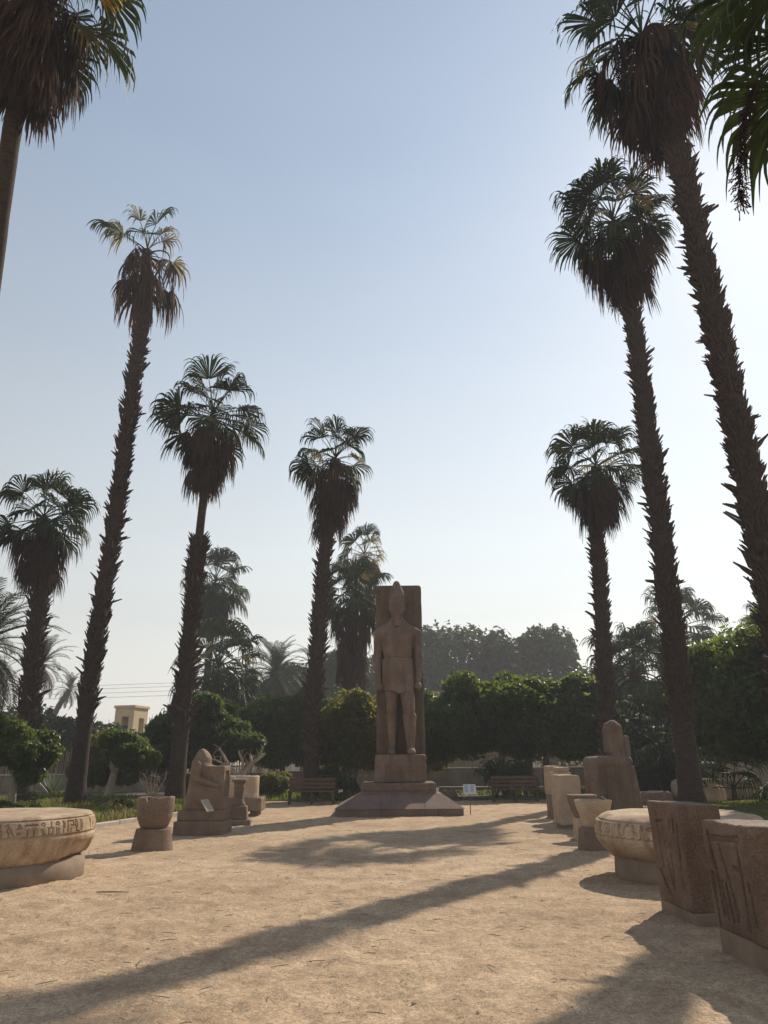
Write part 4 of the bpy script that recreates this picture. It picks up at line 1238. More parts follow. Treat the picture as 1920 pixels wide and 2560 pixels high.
fan_palm('shaggy fan palm with a full crown just left of the tall statue', [(-3.0, 30, 0), (-2.93, 30, 3.5), (-2.78, 30, 6.9), (-2.56, 30, 10.8), (-2.2, 30, 14.5)], .30, 4,
         28, 100, 2.3, .95, (1.4, 12.4), True, .35, 0, 6, 1.3, None, -34, .98, .175, 1.2)
fan_palm('short shaggy fan palm near the left edge, behind the carved drum', [(-13.2, 27.6, 0), (-13.35, 27.6, 2.8), (-13.5, 27.5, 5.7), (-13.6, 27.5, 8.2), (-13.92, 27.5, 10.9)], .33, 5,
         28, 90, 1.4, .95, (1.6, 9.2), True, .12, 0, 10, 1.35, None, -34, 1.0, .175, 1.2)
fan_palm('distant fan palm with a slim trunk seen behind the bare-trunked palm', [(-12.9, 52, 0), (-12.85, 52, 5), (-12.75, 52, 10), (-12.68, 52, 14.0)], .27, 6,
         32, 70, 2.0, 1.3, None, False, .1, 0, 8, 1.3, None, -34, 1.0)
fan_palm('fan palm with a long hanging skirt directly behind the left side of the tall statue', [(-2.1, 40, 0), (-2.05, 40, 3), (-1.95, 40, 6), (-1.70, 40, 10.3)], .34, 7,
         32, 100, 3.2, 1.08, (1.5, 6.5), False, .1, 0, 2, 1.2, None, -34, .95, .18, 1.2)
fan_palm('fan palm with reddish faded leaves behind the shaggy palm', [(-1.5, 47, 0), (-1.5, 47, 7), (-1.35, 47, 14.6)], .30, 8,
         26, 80, 2.4, 1.05, None, False, .7, 0, 2, 1.2, None, -34, 1.0)
fan_palm('fan palm with a dense dark crown right of the tall statue', [(8.42, 28.5, 0), (8.55, 28.5, 3.5), (8.75, 28.5, 7), (8.95, 28.5, 10.5), (9.22, 28.5, 13.4)], .28, 9,
         32, 90, 1.4, 1.02, (.6, 11.8), True, .05, 0, 10, 1.3, None, -34, .98, .165, 1.1)
fan_palm('tall shaggy fan palm right of the plaza, its trunk rising beside the right seated statue', [(7.80, 19.6, 0), (8.05, 20.05, 3.4), (8.38, 20.6, 7), (8.93, 21.8, 11.7), (9.28, 22.6, 14.6), (9.45, 23.0, 17.2), (9.28, 23.1, 21.7)], .275, 10,
         34, 130, 2.2, 1.18, (2.3, 18.4), True, .08, 0, 8, 1.75, None, -34, .98, .16, 1.1)
fan_palm('tallest shaggy leaning fan palm, its trunk running down the right edge', [(8.75, 15.9, 0), (8.83, 16.0, 4), (8.90, 16.15, 8), (8.97, 16.4, 11.5), (9.02, 16.7, 15.5), (9.0, 16.9, 19.8), (8.60, 16.95, 23.8)], .30, 11,
         28, 140, 2.4, 1.25, (1.5, 20.6), True, .15, 0, 12, 1.6, None, -34, 1.1, .17, 1.15)
# the near palm whose crown hangs into the top right corner
near = fan_palm('close fan palm with drooping dark leaves hanging into the top right corner', [(7.4, 6.1, 0), (7.2, 6.2, 4), (6.32, 6.3, 10.9)], .26, 12,
         30, 34, .9, 1.08, (1.5, 9.4), False, .05, 0, 2, 1.5, None, -48, .85)
o = link('fruit_stalk', FRUIT[2], near, (-1.75, .35, 10.2), (0, 0, R(165)), 1.0)
# paler palms in the haze on the right
fan_palm('distant fan palm in the haze behind the right seated statue', [(23.2, 58, 0), (23.6, 58, 6), (23.9, 58, 11.2)], .33, 13, 30, 80, 3.0, 1.75, None, False, .1, 0, 4, 1.2, None, -34, 1.0)
fan_palm('distant small fan palm between the two trunks right of the tall statue', [(24.6, 76, 0), (24.7, 76, 10.5)], .34, 14, 30, 60, 3.0, 1.6, None, False, .1, 0, 2, 1.2)
fan_palm('low bushy fan palm in the shade behind the right seated statue', [(11.2, 31.0, 0), (11.2, 31.0, 1.9)], .32, 15, 44, 70, 1.3, 1.15, None, False, .1, 0, 0, 1.2, None, -36)
fan_palm('bushy fan palm with a long brown skirt behind the right hedge', [(13.4, 39.0, 0), (13.4, 39.0, 5.8)], .36, 20, 36, 120, 3.6, 1.3, None, False, .1, 0, 0, 1.2, None, -34, 1.1)
fan_palm('low spreading fan palm behind the feathery dark tree', [(-10.4, 45, 0), (-10.45, 45, 6.8)], .36, 16, 40, 60, 2.6, 1.55, None, False, .15, 0, 0, 1.2, None, -34)
fan_palm('distant fan palm peeping over the hedge at the right edge', [(27.6, 50, 0), (27.4, 50, 9.3)], .30, 17, 26, 50, 2.0, 1.25, None, False, .1, 0, 0, 1.2)

# young fan palms: a few leaves straight from the ground or a short stub
def sprout(label, loc, n, s, seed, up=78, lo=30, trunk=.0):
    rg = random.Random(seed)
    root = empty('young_palm', loc, 0, label, 'young palm')
    if trunk:
        mb = MB(); mb.tube([(0, 0, -.1), (0, 0, trunk * .5), (0, 0, trunk)], [.12, .10, .07], 10); mb.build('trunk', M['boot'], root)
    for i in range(n):
        p = up - (up - lo) * (i + .5) / n + rg.uniform(-6, 6)
        o = link('leaf', rg.choice(GREEN[min(PITCH, key=lambda q: abs(q - p))]), root, (0, 0, trunk), (0, 0, i * 2.4 + rg.uniform(-.3, .3)))
        k = s * rg.uniform(.8, 1.1); o.scale = (k, k, k)
sprout('young fan palm with bright spiky leaves on the lawn before the pale boulders', (12.25, 26.9, 0), 11, .8, 3, 84, 10, .45)
sprout('young fan palm sprouting behind the right bench, the taller one', (4.35, 30.0, 0), 5, .78, 5, 86, 70)
sprout('young fan palm sprouting behind the right bench, the wider one', (5.1, 30.2, 0), 7, .74, 6, 80, 45)
sprout('young fan palm at the foot of the shaggy palm left of the statue', (-1.95, 29.6, 0), 7, .62, 7, 82, 40)
sprout('small dark spiky palm seedling in the grass left of the tall sparse palm', (-10.9, 22.6, 0), 9, .42, 8, 70, 10)
sprout('small dark fan palm seedling at the foot of the grey-trunked tree', (-8.3, 23.2, 0), 9, .42, 9, 60, 0)

# ------------------------------------------------------------------ date palms
def frond_mesh(seed, pitch, L=3.0, bend=75, mat=None):
    rng = np.random.default_rng(seed); mb = MB(); n = 14
    a = R(pitch); p = np.zeros(3); P = [p.copy()]; D = []
    for i in range(n):
        d = np.array([math.cos(a), 0, math.sin(a)]); D.append(d); p = p + d * L / n; P.append(p.copy()); a -= R(bend) / n * (.5 + i / n)
    P = np.array(P); D.append(D[-1]); D = np.array(D)
    mb.tube(P, np.linspace(.035, .008, n + 1), 4, False)
    m = 44
    for i in range(m):
        f = .10 + .9 * i / (m - 1); k = f * n; j = int(min(k, n - 1)); c = P[j] + (P[j + 1] - P[j]) * (k - j); d = D[j]
        s = np.array([0, 1., 0]); nn = np.cross(d, s)
        ll = .46 * math.sin(math.pi * (.18 + .75 * f)) + .06
        for sy in (-1, 1):
            dr = nrm(d * .75 + s * sy * .85 + nn * rng.uniform(.05, .45) + np.array([0, 0, -.12]))
            w = nrm(np.cross(nn, dr)) * .017
            e = c + dr * ll; mid = c + dr * ll * .55 + np.array([0, 0, .0]); e = e + np.array([0, 0, -.10 * ll])
            mb.add([c - w * .5, c + w * .5, mid + w, mid - w, e], [[0, 1, 2, 3]], [[3, 2, 4]])
    return mb.mesh('frond', mat or M['frond'])
FROND = [frond_mesh(k, p) for k, p in enumerate((80, 66, 52, 38, 24, 8, -10, -30))]
FRONDD = [frond_mesh(40 + k, p, 2.6, 60, M['dead']) for k, p in enumerate((-20, -45, -62))]
def date_palm(label, pts, r, seed, n=46, scale=1.0, dead=8):
    rg = random.Random(seed)
    root = empty('date_palm', pts[0], 0, label, 'palm tree', 'date palms in the background')
    C = spline(pts, 40) - np.array(pts[0]); rad = r * (1 + .10 * np.sin(np.arange(40) * 2.1)); C[0, 2] -= .2
    mb = MB(); mb.tube(C, rad, 12); mb.build('trunk', M['bark'], root, True)
    for i in range(n):
        f = (i + .5) / n
        k = min(len(FROND) - 1, int(f * len(FROND)))
        o = link('frond', FROND[k], root, C[-1] + np.array([0, 0, .25 - .5 * f]), (rg.uniform(-.2, .2), rg.uniform(-.1, .1), i * 2.4 + rg.uniform(-.3, .3)))
        s = scale * rg.uniform(.8, 1.1); o.scale = (s, s, s)
    for i in range(dead):
        o = link('dead_frond', rg.choice(FRONDD), root, C[-1] - np.array([0, 0, .4]), (0, 0, i * 2.4)); o.scale = (scale,) * 3
date_palm('big date palm with arching feathery fronds at the left edge', [(-18.3, 32, 0), (-18.2, 32, 4), (-18.0, 32, 6.6)], .34, 21, 54, 1.15, 18)
date_palm('date palm in the haze left of the tall statue, dense with a brown skirt', [(-10.5, 70, 0), (-10.6, 70, 9.4)], .45, 22, 64, 1.25, 40)
date_palm('pale date palm in the haze between two darker palms', [(-13.9, 76, 0), (-13.9, 76, 7.6)], .4, 23, 50, 1.25, 14)
date_palm('date palm mostly hidden behind the shaggy palm left of the statue', [(-7.2, 76, 0), (-7.2, 76, 10.2)], .4, 28, 44, 1.2, 8)
date_palm('small distant date palm with a bent leaning trunk above the left wall', [(-42.6, 92, 0), (-42.0, 92, 5.0), (-41.0, 92, 8.0), (-39.9, 92, 10.0)], .34, 24, 34, .8, 4)
date_palm('distant date palm behind the short shaggy palm at the left', [(-29.6, 60, 0), (-29.2, 60, 5), (-28.6, 60, 9.2)], .36, 25, 34, 1.0, 10)
date_palm('distant small date palm just right of the hedge in the haze', [(19.3, 62, 0), (19.2, 62, 5.6)], .36, 26, 40, 1.1, 12)
date_palm('tiny far palm showing above the rounded far trees', [(16.4, 106, 0), (16.5, 106, 17.4)], .4, 27, 30, .7, 4)

# ------------------------------------------------------------------ broadleaf trees
def crown_mesh(name, lumps, n, size, mat, seed, gap=.28, freq=1.1, stretch=1.6, hang=0.0, inner=.18, zmin=-9):
    rng = np.random.default_rng(seed)
    Lp = np.array(lumps, float)
    area = (Lp[:, 3] * Lp[:, 4] + Lp[:, 4] * Lp[:, 5] + Lp[:, 3] * Lp[:, 5])
    idx = rng.choice(len(Lp), n, p=area / area.sum())
    d = nrm(rng.normal(0, 1, (n, 3)))
    c, r = Lp[idx, :3], Lp[idx, 3:6]
    base = c + d * r
    nz = fbm(base[:, 0] * freq, base[:, 1] * freq, base[:, 2] * freq, seed, 3)
    k = 1 + gap * nz + rng.normal(-.02, .075, n) - np.where(rng.random(n) < inner, rng.random(n) * .45, 0)
    p = c + d * r * k[:, None]
    keep = np.ones(n, bool)
    for q in Lp:
        e = np.sqrt((((p - q[:3]) / q[3:6]) ** 2).sum(1)); keep &= (e > .62) | (rng.random(n) < .12)
    nz2 = fbm(p[:, 0] * freq * 2.3, p[:, 1] * freq * 2.3, p[:, 2] * freq * 2.3, seed + 7, 2)
    keep &= nz2 > -.42
    keep &= p[:, 2] > zmin + .35 * nz2
    p, d = p[keep], d[keep]; n = len(p)
    nor = nrm(d * .7 + rng.normal(0, .65, (n, 3)) + np.array([0, 0, .35]))
    t = nrm(np.cross(nor, rng.normal(0, 1, (n, 3)))); t[:, 2] -= hang; t = nrm(t)
    b = nrm(np.cross(nor, t))
    s = size * rng.uniform(.65, 1.3, n)[:, None]
    fold = nor * s * .12
    V = np.stack([p - t * s * .5 * stretch, p + b * s * .42 + fold, p + t * s * .5 * stretch, p - b * s * .42 + fold], 1).reshape(-1, 3)
    i = np.arange(n) * 4
    rnd = np.clip(.5 + .55 * fbm(p[:, 0] * .9, p[:, 1] * .9, p[:, 2] * .9, seed + 3, 2) + rng.normal(0, .22, n), 0, 1)
    T = np.concatenate([np.stack([i, i + 1, i + 2], 1), np.stack([i, i + 2, i + 3], 1)])
    return mesh_np(name, V, T, mat, False, {'rnd': np.repeat(rnd, 4)})

def tree(name, label, cat, loc, lumps, n, size, mat, seed, trunks, bark=None, group=None, **kw):
    root = empty(name, loc, 0, label, cat, group)
    link('crown', crown_mesh('crown', lumps, n, size, mat, seed, **kw), root)
    rg = random.Random(seed)
    for (b, t, r0) in trunks:
        mb = MB()
        b = np.array(b, float); t = np.array(t, float)
        mid = (b + t) / 2 + np.array([rg.uniform(-.1, .1), rg.uniform(-.1, .1), 0])
        P = spline([b - np.array([0, 0, .2]), b, mid, t], 9); mb.tube(P, np.linspace(r0 * 1.15, r0 * .7, 9), 9)
        near = sorted(lumps, key=lambda q: (q[0] - t[0]) ** 2 + (q[1] - t[1]) ** 2)[:5]
        for q in near:
            e = np.array(q[:3]) + np.array([rg.uniform(-.3, .3), rg.uniform(-.2, .2), q[5] * .35])
            m2 = (t + e) / 2 + np.array([rg.uniform(-.2, .2), rg.uniform(-.2, .2), .1])
            mb.tube(spline([t, m2, e], 7), np.linspace(r0 * .6, .02, 7), 6)
        mb.build('trunk', bark or M['wood_bark'], root, True)
    return root
def blob(cx, cy, cz, rx, ry, rz, n, seed, s=.42):
    """a big lump broken into smaller ones over its surface"""
    rg = np.random.default_rng(seed); out = [(cx, cy, cz, rx * .9, ry * .9, rz * .9)]
    for i in range(n):
        d = nrm(rg.normal(0, 1, 3)); d[2] = max(d[2], -.6)
        k = rg.uniform(.65, 1.25) * s
        out.append((cx + d[0] * rx * .78, cy + d[1] * ry * .78, cz + d[2] * rz * .78, rx * k, ry * k, rz * k))
    return out
def scatter(cx, cy, cz, rx, ry, rz, n, r, flat, seed):
    """many small separate leaf clumps inside an ellipsoid: a loose crown"""
    rg = np.random.default_rng(seed); out = []
    for i in range(n):
        d = nrm(rg.normal(0, 1, 3)) * rg.uniform(.35, 1.0)
        k = r * rg.uniform(.7, 1.4)
        out.append((cx + d[0] * rx, cy + d[1] * ry, cz + d[2] * rz, k, k, k * flat))
    return out
# clipped trees behind the benches
L = blob(-2.5, 0, 3.0, 1.7, 1.5, 1.6, 12, 1) + blob(.2, 0, 3.1, 2.0, 1.7, 1.75, 14, 2) + blob(2.6, 0, 2.9, 1.7, 1.6, 1.65, 12, 3) + blob(-3.7, .2, 2.8, 1.0, 1.1, 1.5, 7, 4) + blob(1.5, .3, 3.9, 1.1, 1.0, .9, 7, 5) + blob(-1.2, .3, 4.0, .9, .9, .8, 7, 6) + blob(-2.2, .2, 4.0, .7, .8, .8, 5, 7) + blob(3.8, 0, 2.5, .8, 1.0, 1.1, 5, 8)
tree('clipped_tree', 'broad clipped evergreen tree behind the right bench, right of the tall statue', 'tree', (5.9, 32.5, 0), L, 80000, .145, M['ficus'], 31,
     [((-.75, 0, 0), (-.9, 0, 1.9), .17), ((.25, .1, 0), (.3, 0, 1.9), .20), ((1.0, 0, 0), (1.1, 0, 1.9), .17), ((-.2, .3, 0), (-.1, .2, 1.9), .13)], gap=.34, freq=1.8, zmin=1.45)
tree('clipped_tree', 'rounded yellowish clipped tree just left of the tall statue', 'tree', (-1.45, 31.0, 0), blob(.0, 0, 2.6, 1.35, 1.3, 1.5, 13, 11) + blob(.8, .2, 3.0, .8, .8, .9, 7, 12) + blob(-.75, .1, 2.4, .7, .8, 1.1, 6, 13), 44000, .11, M['ficus2'], 32,
     [((-.1, 0, 0), (-.05, 0, 1.5), .20), ((.2, .1, 0), (.3, 0, 1.5), .12)], gap=.36, freq=1.8, zmin=.95)
tree('clipped_tree', 'dark leafy tree between the feathery tree and the shaggy palm', 'tree', (-5.0, 35.5, 0), blob(-.5, 0, 2.9, 1.6, 1.4, 1.7, 12, 15) + blob(.9, .2, 2.9, 1.4, 1.2, 1.7, 10, 16) + blob(2.0, .5, 2.5, 1.2, 1.0, 1.6, 7, 19), 48000, .13, M['ficus'], 33, [((.1, 0, 0), (.1, 0, 1.7), .16)], gap=.25, freq=1.5, zmin=1.1)
tree('clipped_tree', 'leafy hedge tree filling the gap behind the tall statue', 'tree', (1.6, 35.2, 0), blob(0, 0, 2.7, 1.7, 1.2, 1.9, 10, 17) + blob(-1.8, .3, 2.6, 1.3, 1.0, 1.8, 8, 18), 34000, .125, M['ficus2'], 34, [((0, 0, 0), (0, 0, 1.3), .15)], gap=.25, freq=1.5, zmin=.9)
tree('feathery_tree', 'dark spreading tree with feathery drooping leaves behind the seated shrine statue', 'tree', (-7.6, 30.2, 0),
     scatter(.0, 0, 2.75, 1.75, 1.5, 1.35, 46, .62, .45, 21) + scatter(-1.3, 0, 2.2, .9, 1.0, 1.0, 14, .5, .45, 22) + scatter(1.4, 0, 2.3, .9, 1.0, 1.0, 14, .5, .45, 23) + [(0, .2, 2.5, 1.4, 1.1, 1.2)], 84000, .12, M['poinc'], 35, [((0, 0, 0), (0, 0, 1.3), .18)], gap=.5, freq=1.4, stretch=3.0, hang=.25, zmin=.7)
tree('garden_tree', 'small tree with a pale forked trunk beside the tall sparse palm', 'tree', (-8.75, 24.0, 0), scatter(.3, 0, 1.95, .85, .7, .45, 20, .30, .7, 25) + scatter(.9, 0, 1.75, .5, .5, .3, 9, .26, .7, 26) + [(.4, .1, 1.8, .7, .5, .35)], 26000, .095, M['ficus'], 36,
     [((-.1, 0, 0), (.1, 0, 1.2), .15)], M['pale_branch'], gap=.6, freq=2.2, zmin=1.1)
tree('garden_tree', 'leafy tree with a pale trunk in front of the short palm at the left edge', 'tree', (-11.6, 23.2, 0), scatter(.1, 0, 2.0, .85, .75, .75, 24, .34, .75, 28) + scatter(.85, .1, 1.75, .6, .5, .6, 12, .30, .75, 29) + [(.3, .1, 1.85, .65, .5, .55)], 30000, .095, M['ficus'], 37, [((.25, 0, 0), (.2, 0, 1.1), .13)], M['pale_branch'], gap=.6, freq=2.2, zmin=.75)
tree('garden_tree', 'leafy tree with a smooth leaning trunk cut by the left edge', 'tree', (-10.75, 19.4, 0), scatter(-.15, 0, 2.2, .75, .7, .55, 20, .30, .75, 41), 20000, .08, M['ficus'], 38, [((-.25, 0, 0), (.0, 0, 1.6), .13)], M['pale_branch'], gap=.55, freq=2.2, zmin=1.4)
tree('clipped_tree', 'big dense rounded tree hanging in from the right edge', 'tree', (12.75, 24.6, 0), blob(.0, 0, 3.6, 2.6, 2.2, 2.2, 20, 43, .36) + blob(-1.4, -.2, 2.9, 1.5, 1.4, 1.5, 12, 44) + blob(1.7, 0, 4.4, 2.2, 1.8, 2.0, 13, 45) + blob(.5, -.4, 2.4, 1.8, 1.5, 1.1, 9, 46) + blob(.2, 0, 4.9, 1.1, 1.1, 1.0, 7, 50), 100000, .14, M['ficus'], 39,
     [((.9, 0, 0), (.8, 0, 2.0), .22)], gap=.34, freq=1.7, zmin=1.35)
tree('garden_shrub', 'yellow-green bush behind the trees beside the tall sparse palm', 'bush', (-11.6, 30.5, 0), blob(0, 0, 1.6, 1.0, .9, 1.1, 8, 47) + blob(1.1, 0, 1.5, .9, .8, 1.0, 7, 48) + blob(2.4, 0, 1.6, .8, .8, 1.0, 7, 49), 26000, .10, M['ficus2'], 40, [((.6, 0, 0), (.6, 0, .8), .08)], gap=.3, freq=1.6, zmin=.5)
for k, (x, y, h, lab) in enumerate([(-2.6, 33.5, 1.0, 'low shrub behind the left bench'), (-4.6, 31.6, .8, 'low bushy shrub left of the left bench'), (-7.1, 27.9, .85, 'small flowering shrub in the grass beside the feathery tree')]):
    tree('garden_shrub', lab, 'bush', (x, y, 0), blob(0, 0, h * .7, .7, .6, h * .55, 7, 60 + k), 5200, .08, M['ficus2'], 61 + k, [((0, 0, 0), (0, 0, h * .5), .03)], gap=.4, freq=2.2)
# far trees in the haze
tree('far_tree', 'large rounded tree in the haze right of the tall statue', 'tree', (9.5, 100, 0), blob(0, 0, 11.5, 8.2, 7, 8.2, 14, 51, .38) + blob(-5, 1, 12, 5, 5, 6.2, 9, 52) + blob(5.5, 0, 11, 4.8, 5, 6.2, 9, 53), 46000, .50, M['fartree'], 51, [((0, 0, 0), (0, 0, 7), .5)], gap=.22, freq=.32)
tree('far_tree', 'second rounded far tree sloping down at the right of the group', 'tree', (22.2, 100, 0), blob(0, 0, 10.0, 5.6, 6, 7.6, 11, 54, .38) + blob(-5, 0, 9, 4.2, 5, 6, 8, 55) + blob(4.0, 0, 8, 3.8, 5, 5.4, 7, 56), 34000, .50, M['fartree'], 52, [((0, 0, 0), (0, 0, 6), .45)], gap=.22, freq=.32)
tree('far_tree', 'smaller paler tree in front of the rounded far trees', 'tree', (12.2, 64, 0), blob(0, 0, 4.6, 3.4, 3, 3.2, 10, 57, .4) + blob(3.6, 0, 4.2, 2.6, 3, 2.8, 8, 58), 20000, .30, M['fartree'], 53, [((0, 0, 0), (0, 0, 2.5), .3)], gap=.25, freq=.5)
tree('far_tree', 'hazy open-crowned tree behind the left of the tall statue', 'tree', (-4.0, 80, 0), blob(0, 0, 8.8, 4.0, 4, 4.4, 12, 59, .4) + blob(-4.4, 0, 7.6, 3.4, 4, 3.8, 9, 60, .4) + blob(3.0, 0, 7.5, 2.8, 4, 3.8, 8, 66, .4), 24000, .36, M['fartree'], 54, [((0, 0, 0), (0, 0, 5), .4)], gap=.45, freq=.5)
tree('far_tree', 'low dark tree line behind the short palm at the far left', 'tree', (-21, 44, 0), blob(0, 0, 2.4, 2.6, 2, 2.3, 8, 67) + blob(4, 0, 2.0, 2.4, 2, 1.8, 8, 68), 18000, .2, M['fartree'], 55, [((0, 0, 0), (0, 0, 1), .2)], gap=.3, freq=.8)
tree('far_tree', 'hazy trees closing the view behind the low bushy palm on the right', 'tree', (20, 56, 0), blob(0, 0, 3.2, 4, 3, 3.2, 10, 69) + blob(-6, 2, 3.0, 3.4, 3, 3.0, 9, 70) + blob(7, 0, 3.2, 4, 3, 3.4, 9, 71), 30000, .26, M['fartree'], 56, [((0, 0, 0), (0, 0, 1.5), .2)], gap=.3, freq=.6)

# bare and spiky plants
def bare(name, label, cat, loc, limbs, mat, twigs, seed, tr=.010):
    root = empty(name, loc, 0, label, cat)
    rng = np.random.default_rng(seed)
    for P, r0, r1 in limbs:
        mb = MB(); C = spline(P, 10); C[:, :2] += rng.normal(0, .012, (10, 2)); mb.tube(C, np.linspace(r0, r1, 10), 8)
        for t in range(twigs):
            k = rng.integers(4, 10); c = C[k]; d = nrm(rng.normal(0, 1, 3) + np.array([0, 0, .7])); L = rng.uniform(.15, .45)
            mb.tube([c, c + d * L * .5 + rng.normal(0, .02, 3), c + d * L], [tr, tr * .8, tr * .4], 4, False)
        mb.build('limb', mat, root, True)
bare('bare_tree', 'leafless pale branching tree behind the round basin', 'tree', (-5.2, 26.6, 0),
     [([(0, 0, -.1), (.05, 0, .6), (.1, 0, 1.1)], .16, .12), ([(.05, 0, .9), (-.35, 0, 1.35), (-.75, .1, 1.95)], .10, .035), ([(.1, 0, .9), (.12, .1, 1.4), (-.05, .1, 1.85)], .09, .03),
      ([(.1, 0, 1.0), (.45, 0, 1.4), (.9, .1, 1.75)], .10, .04), ([(.3, 0, 1.2), (.45, -.1, 1.5), (.42, -.1, 1.7)], .06, .05), ([(-.4, 0, 1.4), (-.6, 0, 1.45), (-.95, 0, 1.6)], .04, .02)], M['pale_branch'], 8, 7)
bare('bare_shrub', 'pruned shrub with many pale bare stems in the left grass', 'bush', (-7.6, 24.6, 0),
     [([(0, 0, -.05), (.02 * k, .02, .35), (.10 * (k - 2.5), .05 * (k % 3), .75), (.16 * (k - 2.5), .08 * (k % 3) - .05, 1.15 - .05 * abs(k - 2.5))], .028, .012) for k in range(6)], M['pale_branch'], 11, 9, .008)
def agave(label, loc, n, L, seed, mat):
    root = empty('agave', loc, 0, label, 'plant'); rg = random.Random(seed); ms = []
    for v in range(3):
        rng = np.random.default_rng(seed + v); mb = MB(); a = R((75, 55, 30)[v]); P = [np.zeros(3)]
        for i in range(6): P.append(P[-1] + np.array([math.cos(a), 0, math.sin(a)]) / 6); a -= R(4)
        P = np.array(P); w = np.array([.04, .05, .052, .045, .032, .018, .002])
        V = np.stack([P + np.outer(w, [0, 1, 0]) + np.outer(w, [0, 0, .3]), P, P - np.outer(w, [0, 1, 0]) + np.outer(w, [0, 0, .3])], 1).reshape(-1, 3)
        k = np.arange(6) * 3
        mb.add(V, np.concatenate([np.stack([k, k + 1, k + 4, k + 3], 1), np.stack([k + 1, k + 2, k + 5, k + 4], 1)])); ms.append(mb.mesh('leaf', mat))
    for i in range(n):
        o = link('leaf', ms[min(2, int(i / n * 3))], root, (0, 0, .05), (0, 0, i * 2.4), L * rg.uniform(.75, 1.1))
agave('grey-green spiky agave in front of the reed fence at the left', (-13.6, 31.0, 0), 38, 1.25, 3, M['agave'])
agave('small spiky rosette plant in the grass by the carved drum', (-10.6, 21.6, 0), 16, .5, 9, M['agave'])
# ------------------------------------------------------------------ walls, fences, buildings, stones behind
def garden_wall(label, a, b, h, th, seed):
    a = Vector(a); b = Vector(b); d = b - a; L = d.length
    root = empty('garden_wall', (a.x, a.y, 0), math.atan2(d.y, d.x), label, 'wall')
    rg = random.Random(seed); nb = max(2, round(L / 1.6)); w = L / nb
    for i in range(nb):
        MB().box((i * w + .006, -th / 2, -.2), ((i + 1) * w - .006, th / 2, h + rg.uniform(-.01, .01)), bev=.02).build('wall_block', M['wall_stone'], root)
        MB().box((i * w + .003, -th / 2 - .04, h + .014), ((i + 1) * w - .003, th / 2 + .04, h + .08), bev=.012).build('coping_stone', M['kerb'], root)
garden_wall('long low stone wall behind the trees right of the statue', (-1, 42.4), (34, 38.6), .95, .3, 3)
garden_wall('low stone wall under the reed fence at the far left', (-34, 37.2), (-6.5, 39.5), .85, .3, 4)
garden_wall('short low wall behind the left bench', (-6.2, 40.2), (-1.2, 41.2), .9, .3, 5)
garden_wall('low kerb wall at the back of the plaza behind the statue', (2.4, 34.9), (12.0, 34.0), .22, .2, 6)

def reed_fence(label, a, b, z0, h, seed, n):
    a = Vector(a); b = Vector(b); d = b - a; L = d.length
    root = empty('reed_fence', (a.x, a.y, 0), math.atan2(d.y, d.x), label, 'fence')
    rng = np.random.default_rng(seed); mb = MB()
    for i in range(n):
        x = (i + rng.uniform(.1, .9)) * L / n; hh = h * rng.uniform(.84, 1.1); t = rng.normal(0, .02)
        mb.tube([(x, rng.uniform(-.02, .02), z0), (x + t, 0, z0 + hh)], [.020, .014], 4, False)
    o = mb.build('reed_panel', M['reed'], root); o['kind'] = 'stuff'
    for z in (z0 + .25 * h, z0 + .75 * h):
        MB().box((0, .025, z - .02), (L, .055, z + .02)).build('rail', M['post_wood'], root)
    for k in range(int(L / 3) + 1):
        MB().box((k * 3 - .04, .06, 0), (k * 3 + .04, .14, z0 + h * .95)).build('post', M['post_wood'], root)
reed_fence('straw coloured reed fence on the low wall at the far left', (-34, 37.2), (-6.5, 39.5), .92, 1.15, 3, 420)
reed_fence('brown reed fence behind the boulders on the right', (14.5, 41.8), (34, 40.0), .0, 2.7, 4, 330)
reed_fence('dark reed fence in the shade under the clipped trees', (-7.5, 43.8), (14.4, 42.9), .0, 2.1, 5, 420)

# round pond rim left of the statue
root = empty('pond_rim', (-4.6, 35.2, 0), 0, 'pale curved rim of a round pond behind the left bench', 'pond rim')
for k in range(22):
    th = k * 2 * math.pi / 22
    o = MB().box((-.33, -.14, -.1), (.33, .14, .34), bev=.02).build('rim_stone', M['concrete'], root)
    o.location = (2.25 * math.cos(th), 2.25 * math.sin(th), 0); o.rotation_euler = (0, 0, th + math.pi / 2)

